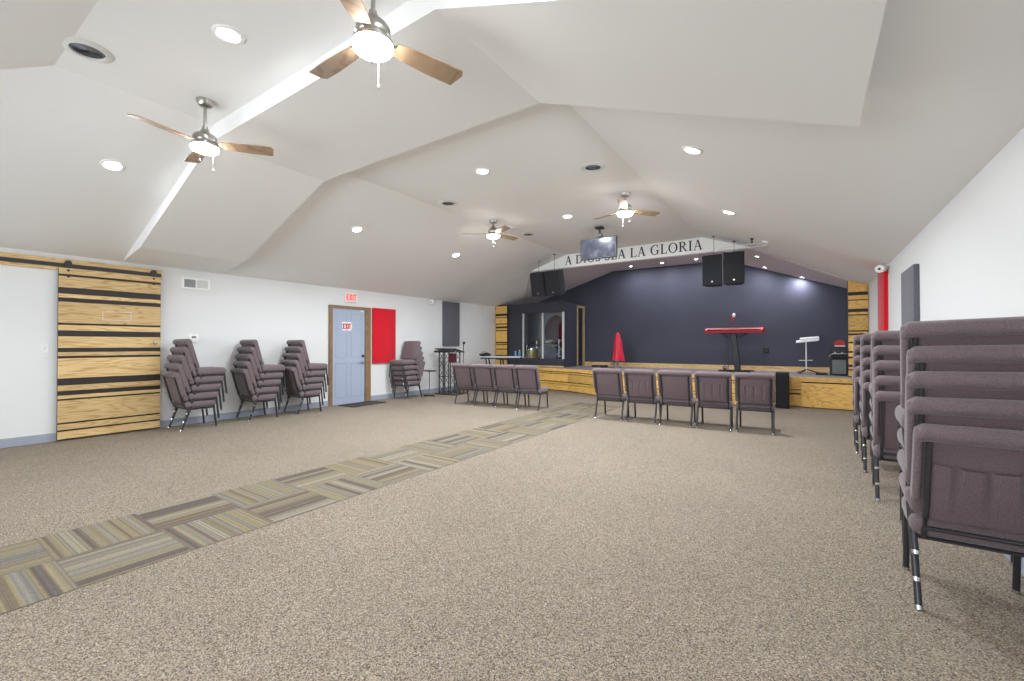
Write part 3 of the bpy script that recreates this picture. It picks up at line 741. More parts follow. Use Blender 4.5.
# ------------------------------------------------------------------ lettering on the fascia beam (serif letters built from strokes)
def arc(cx, cy, rx, ry, a0, a1, n=20): return [(cx + rx * math.cos(a0 + (a1 - a0) * i / n), cy + ry * math.sin(a0 + (a1 - a0) * i / n)) for i in range(n + 1)]
def serif_letter(ch):
    """polygons in a box of height 1; returns (polygons, width)."""
    TK, TN, SF = 0.15, 0.06, 0.05
    P = []
    def rect(x0, y0, x1, y1): P.append([(x0, y0), (x1, y0), (x1, y1), (x0, y1)])
    def stem(x, top=True, bot=True):
        rect(x - TK / 2, 0, x + TK / 2, 1)
        if bot: rect(x - TK / 2 - 0.09, 0, x + TK / 2 + 0.09, SF)
        if top: rect(x - TK / 2 - 0.09, 1 - SF, x + TK / 2 + 0.09, 1)
    def band(outer, inner):
        for i in range(len(outer) - 1): P.append([outer[i], outer[i + 1], inner[i + 1], inner[i]])
    def diag(a, b, w):
        P.append([(a[0] - w / 2, a[1]), (a[0] + w / 2, a[1]), (b[0] + w / 2, b[1]), (b[0] - w / 2, b[1])])
    if ch == 'A':
        diag((0.10, 0), (0.42, 1), TN); diag((0.72, 0), (0.42, 1), TK)
        rect(0.22, 0.32, 0.60, 0.32 + TN); rect(0, 0, 0.22, SF); rect(0.58, 0, 0.86, SF); w = 0.86
    elif ch == 'I': stem(0.17); w = 0.34
    elif ch == 'L':
        stem(0.17); rect(0.2, 0, 0.66, TN); P.append([(0.60, 0), (0.68, 0), (0.70, 0.26), (0.66, 0.26)]); w = 0.70
    elif ch == 'E':
        stem(0.17); rect(0.2, 0, 0.64, TN); rect(0.2, 1 - TN, 0.62, 1); rect(0.2, 0.49, 0.50, 0.49 + TN)
        P.append([(0.58, 0), (0.66, 0), (0.68, 0.24), (0.64, 0.24)]); P.append([(0.57, 1), (0.64, 1), (0.64, 0.78), (0.60, 0.78)]); rect(0.47, 0.40, 0.51, 0.64); w = 0.70
    elif ch == 'D':
        stem(0.17); band(arc(0.36, 0.5, 0.50, 0.5, -PI / 2, PI / 2), arc(0.33, 0.5, 0.37, 0.5 - TN, -PI / 2, PI / 2)); rect(0.2, 0, 0.37, TN); rect(0.2, 1 - TN, 0.37, 1); w = 0.88
    elif ch == 'O':
        band(arc(0.46, 0.5, 0.46, 0.52, 0, 2 * PI, 36), arc(0.46, 0.5, 0.31, 0.52 - TN, 0, 2 * PI, 36)); w = 0.92
    elif ch == 'G':
        band(arc(0.46, 0.5, 0.46, 0.52, 0.85, 2 * PI - 0.85, 30), arc(0.48, 0.5, 0.33, 0.52 - TN, 0.9, 2 * PI - 0.9, 30))
        rect(0.68, 0.06, 0.82, 0.44); rect(0.58, 0.41, 0.92, 0.46); P.append([(0.74, 1.0), (0.79, 1.0), (0.79, 0.70), (0.75, 0.70)]); w = 0.92
    elif ch == 'R':
        stem(0.17); band(arc(0.36, 0.745, 0.32, 0.255, -PI / 2, PI / 2), arc(0.34, 0.745, 0.19, 0.255 - TN, -PI / 2, PI / 2)); rect(0.2, 1 - TN, 0.37, 1); rect(0.2, 0.49, 0.38, 0.49 + TN)
        diag((0.74, 0), (0.38, 0.52), TK); rect(0.66, 0, 0.88, SF); w = 0.84
    elif ch == 'S':
        band(arc(0.31, 0.75, 0.25, 0.27, 0.5, 1.5 * PI, 18), arc(0.33, 0.75, 0.14, 0.19, 0.5, 1.5 * PI, 18))
        band(arc(0.30, 0.26, 0.28, 0.28, 0.5 * PI, -PI + 0.6, 18), arc(0.28, 0.26, 0.15, 0.20, 0.5 * PI, -PI + 0.6, 18))
        P.append([(0.29, 0.44), (0.36, 0.44), (0.36, 0.58), (0.29, 0.58)]); P.append([(0.50, 1), (0.55, 1), (0.55, 0.72), (0.51, 0.72)]); P.append([(0.02, 0), (0.07, 0), (0.07, 0.30), (0.03, 0.30)]); w = 0.60
    return P, w
text = 'A DIOS SEA LA GLORIA'
LH = 0.205; x = 0.0; lay = []
for ch in text:
    if ch == ' ': x += 0.42; continue
    P, w = serif_letter(ch); lay.append((ch, x, P)); x += w + 0.13
total = x - 0.13
kx = (4.86 - 1.775) / total
t = thing('wall_lettering', 'black serif lettering A DIOS SEA LA GLORIA along the white fascia beam', 'lettering', (-4.86, YBEAM, 3.165))
for ch, x0, P in lay:
    m = MB()
    for poly in P: m.prism(poly, lambda p: ((x0 + p[0]) * kx, 0.0, p[1] * LH), lambda p: ((x0 + p[0]) * kx, -0.008, p[1] * LH))
    obj('letter', m, 'blackink', t, False)

# ------------------------------------------------------------------ television hung from the ceiling
t = thing('television', 'flat television hung from the ceiling in front of the lettering', 'television', (-3.165, 7.45, 2.975))
m = MB(); m.box((0, 0.02, 0.02), (0.70, 0.05, 0.375), bev=0.008, seg=2); obj('bezel', m, 'dark', t, False)
m = MB(); m.box((0, -0.007, 0.022), (0.645, 0.004, 0.325)); obj('screen', m, 'screen', t, False)
m = MB(); m.tube([(0.0, 0.07, 0.42), (0.0, 0.07, 0.05)], 0.016, 10); m.box((0, 0.06, 0.05), (0.2, 0.03, 0.14), bev=0.004); m.box((0, 0.07, 0.405), (0.14, 0.14, 0.03), bev=0.004); m.box((0.0, 0.07, 0.27), (0.10, 0.05, 0.05), bev=0.004)
obj('ceiling_mount', m, 'dark', t, False)

# ------------------------------------------------------------------ flown loudspeakers
def loudspeaker(x, y, ztop, w, hgt, yaw, tilt, label):
    t = thing('loudspeaker', label, 'speaker', (x, y, ztop), yaw, 'loudspeakers hung before the stage')
    R = Rx(tilt)
    def F(dy): return lambda p: R @ Vector((p[0], p[1], p[2] if len(p) > 2 else 0))
    m = MB()
    d = 0.34; poly = [(-w / 2, 0.0), (w / 2, 0.0), (w * 0.34, d), (-w * 0.34, d)]
    m.prism(poly, lambda p: R @ Vector((p[0], p[1], 0)), lambda p: R @ Vector((p[0], p[1], -hgt)))
    obj('cabinet', m, 'speaker', t, False)
    m = MB(); m.box(R @ Vector((0, -0.008, -hgt / 2)), (w - 0.02, 0.016, hgt - 0.02), rot=R, bev=0.008, seg=2); obj('grille', m, 'grille', t, False)
    m = MB(); m.lathe([(0, 0), (0.017, 0), (0.017, 0.004), (0, 0.004)], R @ Vector((0, -0.016, -hgt + 0.07)), 14, R @ Rx(PI / 2)); obj('badge', m, 'nickel', t)
    zc = ceil_z(x) - ztop
    m = MB(); m.tube([R @ Vector((0, 0.16, -0.005)), (0, 0.16 * math.cos(tilt), zc)], 0.004, 6); m.box((0, 0.16, zc - 0.005), (0.06, 0.06, 0.01)); obj('hanging_cable', m, 'dark', t, False)
loudspeaker(-5.36, 8.92, 2.945, 0.34, 0.56, 0.12, math.radians(13), 'black loudspeaker hung at left of the lettering, left one of its pair')
loudspeaker(-4.965, 8.92, 2.955, 0.38, 0.57, -0.06, math.radians(13), 'black loudspeaker hung at left of the lettering, right one of its pair')
loudspeaker(-1.505, 8.90, 2.93, 0.345, 0.57, -0.04, math.radians(2), 'black loudspeaker hung at right of the lettering, left one of its pair')
loudspeaker(-1.135, 8.90, 2.945, 0.345, 0.58, 0.10, math.radians(2), 'black loudspeaker hung at right of the lettering, right one of its pair')
m = MB()
pts = [(-0.82, 8.75, ceil_z(-0.82))]
for i in range(25):
    u = i / 24; pts.append((-0.86 - 0.70 * u, 8.78 + 0.05 * math.sin(u * 9), 3.03 - 0.09 * math.sin(PI * u) - 0.02 * math.sin(u * 17)))
m.tube(pts, 0.006, 6)
pts = [(-0.95 - 0.4 * math.cos(k * 0.4), 8.74, 2.99 + 0.03 * math.sin(k * 0.4)) for k in range(16)]
m.tube(pts, 0.006, 6)
tag(obj('speaker_cable', m, 'offwhite'), 'loose pale cable looped over the right pair of hung loudspeakers', 'cable')

# ------------------------------------------------------------------ stage
front = [(XL + 0.01, 10.75), (-6.3, 10.62), (-5.3, 10.45), (-4.35, 10.02), (-1.2, 10.0), (-0.62, 10.43), (-0.37, 10.50), (-0.137, 10.50), (-0.137, 10.44), (0.95, 10.44)]
t = thing('stage', 'raised stage platform with amber pine front across the far end of the hall', 'stage', (0, 0, 0))
m = MB()
m.prism(front + [(0.95, YF - 0.03), (XL + 0.01, YF - 0.03)], lambda p: (p[0], p[1] + 0.03, 0.001), lambda p: (p[0], p[1] + 0.03, SH - 0.012))
obj('platform', m, 'black', t, False)
m = MB()
m.prism(front + [(0.95, YF - 0.03), (XL + 0.01, YF - 0.03)], lambda p: (p[0], p[1] + 0.02, SH - 0.012), lambda p: (p[0], p[1] + 0.02, SH))
obj('deck', m, 'deck', t, False)
m = MB()
for i in range(len(front) - 1):
    p, q = Vector(front[i]), Vector(front[i + 1])
    d = (q - p); ln = d.length; mid = (p + q) / 2; a = math.atan2(d.y, d.x)
    rows = [(0.02, 0.17), (0.18, 0.235), (0.255, 0.45), (0.465, 0.50), (0.52, 0.60)] if i < 7 else [(0.015, 0.485), (0.51, 0.60)]
    if i == 6: rows = [(0.015, 0.24), (0.27, 0.33), (0.345, 0.60)]
    for z0, z1 in rows:
        m.box((mid.x, mid.y + 0.012, (z0 + z1) / 2), (ln + 0.004, 0.026, z1 - z0), rot=Rz(a), bev=0.002, tone=random.random())
obj('front_boards', m, 'amber', t, False)

def pillar(x0, x1, y, z0, zl, zr, bands, label):
    t = thing('pillar', label, 'pillar', ((x0 + x1) / 2, y, z0), 0, 'wooden stage pillars')
    w = x1 - x0
    m = MB()
    m.prism([(-w / 2, 0), (w / 2, 0), (w / 2, zr - z0), (-w / 2, zl - z0)], lambda p: (p[0], 0.0, p[1]), lambda p: (p[0], 0.20, p[1]))
    obj('core', m, 'black', t, False)
    m = MB()
    for a, b in bands:
        top_l, top_r = min(b, zl) - z0, min(b, zr) - z0
        m.prism([(-w / 2, a - z0), (w / 2, a - z0), (w / 2, top_r), (-w / 2, top_l)], lambda p: (p[0], -0.024, p[1]), lambda p: (p[0], 0.0, p[1]), tone=random.random())
    obj('pine_boards', m, 'amber', t, False)
zs = [(0.02, 0.33), (0.36, 0.5), (0.52, 0.78), (0.82, 0.88), (0.92, 1.09), (1.12, 1.23), (1.255, 1.29), (1.33, 1.66), (1.69, 1.74), (1.80, 1.86), (1.89, 2.06), (2.08, 2.12), (2.19, 2.60)]
pillar(-8.03, -7.60, 10.94, 0.0, ceil_z(-8.03) - 0.005, ceil_z(-8.03) - 0.005, [(a, b) for a, b in zs], 'amber pine pillar with black stripes at the left end of the stage')
zs = [(0.62, 0.73), (0.76, 0.80), (0.85, 0.97), (1.01, 1.08), (1.12, 1.27), (1.30, 1.43), (1.47, 1.50), (1.53, 1.82), (1.845, 1.89), (1.955, 2.12), (2.14, 2.22), (2.29, 2.60)]
pillar(0.645, 0.955, 11.0, SH, ceil_z(0.645) - 0.005, ceil_z(0.955) - 0.005, zs, 'amber pine pillar with black stripes at the right end of the stage')

# ------------------------------------------------------------------ drum booth: dark walls, window wall, side door
BX0, BX1, BY, BT = -7.60, -5.72, 11.0, 2.46
m = MB()
m.box(((BX0 + BX1) / 2, BY + 0.04, (2.17 + BT) / 2), (BX1 - BX0, 0.08, BT - 2.17))          # header
m.box(((BX0 + BX1) / 2, BY + 0.04, (SH + 0.84) / 2), (BX1 - BX0, 0.08, 0.84 - SH))           # sill wall
m.box(((BX0 - 7.09) / 2, BY + 0.04, 1.5), (-7.09 - BX0, 0.08, 1.36))                          # solid left piece
m.box(((XL + BX0) / 2, BY + 0.04, (SH + BT) / 2), (BX0 - XL, 0.08, BT - SH))
m.box((BX1 - 0.04, (BY + 0.08 + 11.86) / 2, (SH + BT) / 2), (0.08, 11.86 - BY - 0.08, BT - SH))             # side wall before the door
m.box((BX1 - 0.04, (11.86 + YF) / 2, (2.42 + BT) / 2), (0.08, YF - 11.86, BT - 2.42))         # over the door
struct('wall_booth', m, 'boothdark')
m = MB(); m.box(((XL + BX1) / 2, YF - 0.02, 1.5), (BX1 - XL - 0.1, 0.02, 1.8)); m.box((XL + 0.015, (BY + YF) / 2, 1.5), (0.02, YF - BY - 0.1, 1.8)); struct('wall_booth_lining', m, 'boothin')
m = MB()
for x in (-7.075, -6.40, BX1 - 0.02): m.box((x, BY + 0.03, 1.505), (0.045, 0.05, 1.33))
w1 = struct('window_1', m, 'offwhite')
for xa, xb in ((-7.05, -6.425), (-6.375, BX1 - 0.045)):
    m = MB(); m.box(((xa + xb) / 2, BY + 0.035, 1.505), (xb - xa, 0.008, 1.33)); obj('pane', m, 'glass', w1, False)
m = MB()
for c, d in [((0, 11.89, 1.5), (0.05, 0.06, 1.8)), ((0, YF - 0.05, 1.5), (0.05, 0.06, 1.8)), ((0, (11.86 + YF) / 2, 2.385), (0.05, YF - 11.86, 0.06))]:
    m.box((BX1 - 0.03, c[1], c[2]), (0.10, d[1], d[2]))
d2 = struct('door_2', m, 'lightwood')
m = MB(); m.box(((BX0 + BX1) / 2, BY - 0.012, SH + 0.022), (BX1 - BX0 + 0.02, 0.024, 0.04), bev=0.004); struct('trim_5', m, 'pine')
m = MB(); m.box((BX1 - 0.05, (11.92 + YF - 0.08) / 2, 1.48), (0.03, YF - 0.08 - 11.92, 1.74)); obj('door_leaf', m, 'boothdark', d2, False)
m = MB()
for k in range(6): m.box((BX1 - 0.03, (11.92 + YF - 0.08) / 2, 0.66 + k * 0.335), (0.02, YF - 0.16 - 11.94, 0.03))
for yy in (11.99, YF - 0.15): m.box((BX1 - 0.03, yy, 1.48), (0.02, 0.05, 1.70))
obj('muntin', m, 'black', d2, False)
m = MB(); m.box((BX1 - 0.033, (11.92 + YF - 0.08) / 2, 1.48), (0.008, YF - 0.2 - 11.92, 1.64)); obj('pane', m, 'glass', d2, False)

# drums behind the glass
def drum(name, label, c, r, depth, rot, shell, head, legs=False):
    t = thing(name, label, 'drum', (c[0], c[1], SH), 0, 'drum kit in the booth')
    c = (0, 0, c[2] - SH)
    m = MB(); m.lathe([(r, -depth / 2), (r, depth / 2)], c, 28, rot); obj('shell', m, shell, t)
    m = MB(); m.lathe([(0, -depth / 2 - 0.004), (r * 0.97, -depth / 2 - 0.004), (r * 0.97, -depth / 2 + 0.01)], c, 28, rot); m.lathe([(0, depth / 2 + 0.004), (r * 0.97, depth / 2 + 0.004), (r * 0.97, depth / 2 - 0.01)], c, 28, rot); obj('drum_head', m, head, t)
    for s in (-1, 1):
        m = MB(); e = 0.03 if legs else 0.012; pr = [(r - 0.01, s * depth / 2 - 0.018), (r + e, s * depth / 2 - 0.018), (r + e, s * depth / 2 + 0.014), (r - 0.01, s * depth / 2 + 0.014), (r - 0.01, s * depth / 2 - 0.018)]
        m.lathe(pr, c, 28, rot); obj('hoop', m, 'chrome', t)
    for a in (0.5, 2.6, 4.7):
        ca, sa = math.cos(a), math.sin(a)
        if c[2] - (depth / 2 if not legs else r) > 0.06 or legs:
            m = MB(); m.tube([(ca * (r + 0.01), sa * (0.1 if legs else r + 0.01), c[2]), (ca * (r + 0.05), sa * (0.2 if legs else r + 0.03), 0.012)], 0.008, 8); obj('leg', m, 'chrome', t)
drum('bass_drum', 'bass drum with grey head and chrome hoops behind the booth glass', (-6.45, 11.60, 0.93), 0.30, 0.36, Rx(PI / 2), 'drumgrey', 'drumgrey', True)
drum('floor_tom', 'gold wrapped floor tom at the left behind the booth glass', (-7.02, 11.45, 0.95), 0.20, 0.34, Rx(0.0), 'gold', 'white')
drum('snare_drum', 'small chrome hooped snare drum right of the bass drum', (-6.02, 11.55, 1.02), 0.16, 0.14, Rx(0.1), 'chrome', 'white')
drum('tom_drum', 'small tom mounted above the bass drum, behind the booth glass', (-6.62, 11.80, 1.24), 0.14, 0.2, Rx(0.4), 'gold', 'white')
def cymbal(x, y, z, r, tilt, label):
    t = thing('cymbal_stand', label, 'cymbal', (x, y, SH), 0, 'cymbals in the booth')
    m = MB(); m.lathe([(0, 0.02), (r * 0.2, 0.012), (r, 0), (r, -0.003), (r * 0.2, 0.008), (0, 0.016)], (0, 0, z - SH), 28, Rx(tilt)); obj('cymbal', m, 'brass', t)
    m = MB(); m.tube([(0, 0, 0.25), (0, 0, z - SH + 0.04)], 0.010, 8); obj('pole', m, 'chrome', t)
    for k in range(3):
        a = k * 2.09 + 0.3; m = MB(); m.tube([(0, 0, 0.26), (0.2 * math.cos(a), 0.2 * math.sin(a), 0.01)], 0.008, 8); obj('leg', m, 'chrome', t)
cymbal(-7.1, 11.85, 1.42, 0.22, 0.15, 'cymbal on a chrome stand at the left of the booth window')
cymbal(-6.16, 11.9, 1.36, 0.20, -0.2, 'cymbal on a chrome stand at the right of the booth window')
t = thing('drum_rack', 'chrome bar rack across the front of the drum kit behind the booth glass', 'rack', (-6.55, 11.27, SH))
m = MB(); m.tube([(-0.55, 0, 0.62), (0.55, 0, 0.62)], 0.018, 10); obj('cross_bar', m, 'chrome', t)
for sx in (-0.55, 0.0, 0.55):
    if sx == 0.0: continue
    m = MB(); m.tube([(sx, 0, 0.012), (sx, 0, 0.80)], 0.018, 10); m.tube([(sx, -0.12, 0.012), (sx, 0.12, 0.012)], 0.012, 8); obj('upright', m, 'chrome', t)
m = MB()
cen = (-6.70, YF - 0.045); pts = arc(0, 0, 0.40, 0.56, 0, 2 * PI, 40)[:-1]
m.prism(pts, lambda p: (cen[0] + p[0], cen[1] + 0.006 * math.sin(p[0] * 30), 1.62 + p[1]), lambda p: (cen[0] + p[0], cen[1] + 0.012 + 0.006 * math.sin(p[0] * 30), 1.62 + p[1]))
tag(obj('wall_hanging', m, 'burgundy'), 'burgundy rounded cloth hanging at the back of the drum booth', 'cloth')

# ------------------------------------------------------------------ instruments and stands on the stage
KX, KY = -1.50, 11.72
t = thing('keyboard_stand', 'black single column keyboard stand in the middle of the stage', 'stand', (KX, KY, SH))
m = MB(); vs = m.box((0.035, 0, 0.462), (0.13, 0.10, 0.90), bev=0.01)
for v in vs: v.co.x += (0.45 - v.co.z) * 0.11
obj('column', m, 'dark', t, False)
m = MB()
for s in (-1, 1): m.box((0.08 + s * 0.02, s * 0.2, 0.015), (0.62, 0.05, 0.028), bev=0.008, rot=Rz(s * 0.2))
obj('foot', m, 'dark', t, False)
m = MB()
for s in (-1, 1): m.tube([(s * 0.03, 0, 0.80), (s * 0.30, 0, 0.905)], 0.010, 8)
m.box((-0.02, 0, 0.912), (0.55, 0.16, 0.016), bev=0.004); obj('arm', m, 'dark', t, False)
t = thing('keyboard', 'long red keyboard resting on the black column stand on the stage', 'keyboard', (KX - 0.0, KY, SH + 0.925))
m = MB()
prof = [(-0.15, 0.0), (0.15, 0.0), (0.16, 0.06), (0.12, 0.135), (-0.10, 0.115), (-0.16, 0.06)]
m.prism(prof, lambda p: (-0.61, p[0], p[1]), lambda p: (0.61, p[0], p[1] + 0.0))
obj('body', m, 'redkey', t, False)
m = MB()
for s in (-1, 1): m.prism(prof, lambda p: (s * 0.61, p[0] * 1.02, p[1] * 1.04), lambda p: (s * 0.64, p[0] * 0.7, p[1] * 0.85 + 0.005))
obj('end_cap', m, 'redkey', t, False)
m = MB()
for k in range(50): m.box((-0.56 + k * 0.0228, -0.135, 0.092), (0.0215, 0.10, 0.012))
obj('keys', m, 'white', t, False)
m = MB()
for s in (-0.45, 0.1, 0.35): m.box((s, 0.168, 0.045), (0.10, 0.01, 0.03))
obj('connector_panel', m, 'dark', t, False)
t = thing('microphone_stand', 'thin stand with a red and white microphone above the red keyboard', 'microphone', (KX - 0.17, KY + 0.27, SH))
m = MB(); m.lathe([(0, 0), (0.13, 0), (0.12, 0.02), (0.02, 0.03), (0, 0.03)], seg=20); obj('base', m, 'dark', t)
m = MB(); m.tube([(0, 0, 0.02), (0, 0, 1.02), (0.10, -0.03, 1.25)], 0.008, 8); obj('pole', m, 'dark', t)
m = MB(); m.tube([(0.085, -0.03, 1.20), (0.125, -0.035, 1.33)], [0.018, 0.024], 12); obj('microphone_body', m, 'redplain', t)
m = MB(); m.sphere((0.14, -0.037, 1.365), 0.042, (0.85, 0.85, 1.35), 14); obj('microphone_head', m, 'white', t)
t = thing('sustain_pedal', 'small black foot pedal with a chrome ball on the stage beside the keyboard stand', 'pedal', (KX - 0.20, KY - 0.18, SH))
m = MB(); m.box((0, 0, 0.02), (0.22, 0.14, 0.04), bev=0.008); obj('base', m, 'dark', t, False)
m = MB(); m.sphere((0.02, 0, 0.09), 0.048, seg=14); obj('knob', m, 'chrome', t)
m = MB(); m.tube([(0.02, 0.03, 0.04), (0.02, 0.05, 0.5), (0.02, 0.10, 0.935)], 0.004, 6); obj('cord', m, 'dark', t)

t = thing('cocktail_stand', 'white lectern-like stand with a tilted top on one slim pole on the stage', 'stand', (-0.06, 11.75, SH))
m = MB(); m.box((0.02, 0, 0.735), (0.42, 0.34, 0.025), rot=Rx(0.12) @ Ry(-0.12), bev=0.006); m.box((0.06, 0, 0.775), (0.36, 0.26, 0.06), rot=Rx(0.1) @ Ry(-0.1), bev=0.012, seg=2); obj('tilted_top', m, 'white', t, False)
m = MB(); m.tube([(0, 0, 0.05), (0, 0, 0.73)], 0.014, 10); m.tube([(-0.14, 0, 0.29), (0.12, 0, 0.30)], 0.008, 8); obj('pole', m, 'white', t)
for k in range(3):
    a = k * 2.094 + 0.1; m = MB(); m.tube([(0, 0, 0.10), (0.13 * math.cos(a), 0.13 * math.sin(a), 0.05), (0.30 * math.cos(a), 0.30 * math.sin(a), 0.012)], 0.011, 8); obj('leg', m, 'dark', t)

t = thing('guitar_amplifier', 'black amplifier with silver grille on the stage beside the right pillar', 'amplifier', (0.50, 11.42, SH))
m = MB(); m.box((0, 0, 0.21), (0.29, 0.22, 0.41), bev=0.012, seg=2); obj('cabinet', m, 'dark', t, False)
m = MB(); m.box((0.01, -0.113, 0.185), (0.235, 0.012, 0.29), bev=0.004); obj('grille', m, 'ampgrille', t, False)
m = MB(); m.box((0.01, -0.113, 0.365), (0.235, 0.01, 0.05)); 
for k in range(5): m.lathe([(0, 0), (0.009, 0), (0.007, 0.012), (0, 0.012)], (-0.08 + k * 0.042, -0.118, 0.365), 10, Rx(PI / 2))
obj('control_panel', m, 'speaker', t, False)
m = MB(); m.tube([(-0.17, -0.10, 0.34), (-0.15, -0.12, 0.42), (-0.09, -0.125, 0.455), (0.14, -0.125, 0.455)], 0.012, 10); obj('handle', m, 'chrome', t)
t = thing('equipment_case', 'flat black case lying on top of the silver fronted amplifier', 'case', (0.50, 11.45, SH + 0.416))
m = MB(); m.box((0, 0, 0.095), (0.27, 0.2, 0.185), bev=0.01, seg=2); obj('case_body', m, 'dark', t, False)
m = MB(); m.box((-0.06, -0.103, 0.06), (0.03, 0.008, 0.03)); m.box((0.06, -0.103, 0.06), (0.03, 0.008, 0.03)); obj('latch', m, 'nickel', t, False)
t = thing('toolbox', 'small red box with a white lower edge on top of the black case', 'box', (0.525, 11.45, SH + 0.605))
m = MB(); m.prism([(-0.085, 0.02), (0.085, 0.02), (0.085, 0.09), (0.05, 0.135), (-0.05, 0.135), (-0.085, 0.09)], lambda p: (p[0], -0.07, p[1]), lambda p: (p[0], 0.07, p[1])); obj('lid', m, 'redplain', t, False)
m = MB(); m.box((0, 0, 0.011), (0.175, 0.145, 0.022)); obj('rim', m, 'white', t, False)
t = thing('effects_pedal', 'low dark effects unit on the stage floor left of the amplifier', 'pedal', (0.21, 11.40, SH))
m = MB(); m.box((0, 0, 0.025), (0.20, 0.13, 0.05), bev=0.006); obj('housing', m, 'dark', t, False)
m = MB(); m.lathe([(0, 0.05), (0.012, 0.05), (0.012, 0.065), (0, 0.065)], (-0.04, 0, 0), 10); m.lathe([(0, 0.05), (0.012, 0.05), (0.012, 0.065), (0, 0.065)], (0.04, 0, 0), 10); obj('switch', m, 'chrome', t)

# red draped figure: satin cloth over a short stand, with a pot and plant at its foot
t = thing('draped_cloth', 'red satin cloth draped to a point over a small stand on the stage', 'cloth', (-4.42, 11.75, SH))
m = MB(); n, rows = 40, 16; g = []
for j in range(rows + 1):
    u = j / rows; z = 0.99 - 0.80 * u
    r = 0.05 + 0.06 * min(1, u * 3.2) + 0.075 * u ** 1.8
    if j == 0: r = 0.012
    ring = []
    for k in range(n):
        a = 2 * PI * k / n; f = 1 + 0.13 * u * math.sin(a * 7 + 0.6) + 0.05 * u * math.sin(a * 13)
        ring.append(m.bm.verts.new((r * f * math.cos(a) * 0.85 + 0.02 * u, r * f * math.sin(a) * 0.8, z)))
    g.append(ring)
for j in range(rows):
    for k in range(n): m.bm.faces.new((g[j][k], g[j][(k + 1) % n], g[j + 1][(k + 1) % n], g[j + 1][k]))
m.bm.faces.new(g[0])
obj('cloth', m, 'redcloth', t)
m = MB(); m.tube([(0, 0, 0.01), (0, 0, 0.95)], 0.012, 8); m.lathe([(0, 0), (0.10, 0), (0.09, 0.02), (0, 0.03)], seg=18); obj('stand_pole', m, 'dark', t)
t = thing('potted_plant', 'small leafy green plant in a pale pot at the foot of the red cloth', 'plant', (-4.46, 11.50, SH))
m = MB(); m.lathe([(0, 0), (0.075, 0), (0.095, 0.14), (0.085, 0.14), (0.078, 0.12), (0, 0.12)], (0.10, 0, 0), 18); obj('pot', m, 'pot', t)
m = MB()
for k in range(26):
    a = random.uniform(0, 2 * PI); r = random.uniform(0.08, 0.27); z = random.uniform(0.06, 0.22)
    c = Vector((0.10, 0, 0.13)); e = Vector((0.04 + r * math.cos(a), 0.7 * r * math.sin(a), z)); d = (e - c).normalized(); s = d.cross(Vector((0, 0, 1))).normalized() * 0.028
    md = c.lerp(e, 0.6) + Vector((0, 0, 0.03))
    m.quad(c, md - s, e, md + s)
obj('leaves', m, 'leaf', t, False)
t = thing('floor_case', 'low flat black box on the stage floor left of the green plant', 'case', (-4.95, 11.75, SH))
m = MB(); m.box((0, 0, 0.03), (0.42, 0.2, 0.06), bev=0.01, seg=2); obj('case_body', m, 'dark', t, False)
m = MB(); m.box((0, -0.103, 0.035), (0.09, 0.01, 0.018), bev=0.003); obj('handle', m, 'grillgrey', t, False)
t = thing('wall_outlet', 'dark outlet plate on the charcoal wall between keyboard and white stand', 'outlet', (-0.88, YF, 1.04))
m = MB(); m.box((0, -0.004, 0.058), (0.12, 0.008, 0.116), bev=0.003); obj('outlet_plate', m, 'speaker', t, False)
m = MB(); m.box((-0.025, -0.009, 0.058), (0.03, 0.004, 0.06)); m.box((0.025, -0.009, 0.058), (0.03, 0.004, 0.06)); obj('socket', m, 'dark', t, False)
t = thing('speaker_cabinet', 'tall dark grey speaker box on the floor right of the row of five chairs', 'speaker', (-0.445, 10.22, 0))
m = MB(); m.box((0, 0, 0.35), (0.22, 0.36, 0.69), bev=0.01, seg=2); obj('cabinet', m, 'speaker', t, False)
m = MB(); m.box((0, -0.183, 0.35), (0.19, 0.012, 0.65), bev=0.004); obj('grille', m, 'grille', t, False)

# ------------------------------------------------------------------ lectern, table and bits near the left wall
t = thing('lectern', 'black truss lectern with a wide slanted top standing by the left wall', 'lectern', (-7.50, 8.25, 0), 0.12)
m = MB(); vs = m.box((0, 0, 1.10), (0.64, 0.42, 0.02), rot=Rx(-0.22), bev=0.006)
m.box((0, -0.215, 1.072), (0.64, 0.02, 0.05), rot=Rx(-0.22), bev=0.004); obj('slanted_top', m, 'dark', t, False)
def truss(cx, cy, w, z0, z1):
    m = MB(); q = [(cx - w / 2, cy - w / 2), (cx + w / 2, cy - w / 2), (cx + w / 2, cy + w / 2), (cx - w / 2, cy + w / 2)]
    for x, y in q: m.tube([(x, y, z0), (x, y, z1)], 0.014, 8)
    n = 5; h = (z1 - z0) / n
    for k in range(n):
        for i in range(4):
            a, b = q[i], q[(i + 1) % 4]
            if k % 2: a, b = b, a
            m.tube([(a[0], a[1], z0 + k * h), (b[0], b[1], z0 + (k + 1) * h)], 0.006, 6)
            if k in (2,): m.tube([(a[0], a[1], z0 + k * h), (b[0], b[1], z0 + k * h)], 0.008, 6)
    return m
for s in (-1, 1): obj('truss_post', truss(s * 0.17, 0, 0.17, 0.02, 1.07), 'dark', t)
m = MB(); m.box((0, 0, 0.012), (0.62, 0.40, 0.022), bev=0.005); obj('base_plate', m, 'dark', t, False)
t = thing('poster', 'small dark red placard hanging on the front of the black lectern', 'placard', (-7.30, 8.22, 0.78), -0.95 + PI / 2)
t.location = (-7.30, 8.13, 0.80); t.rotation_euler = (0, 0, 0.12)
m = MB(); m.box((0, 0, 0.12), (0.22, 0.008, 0.24)); obj('card', m, 'burgundy', t, False)
m = MB(); m.box((0, -0.005, 0.26), (0.20, 0.004, 0.05)); obj('paper_tab', m, 'white', t, False)
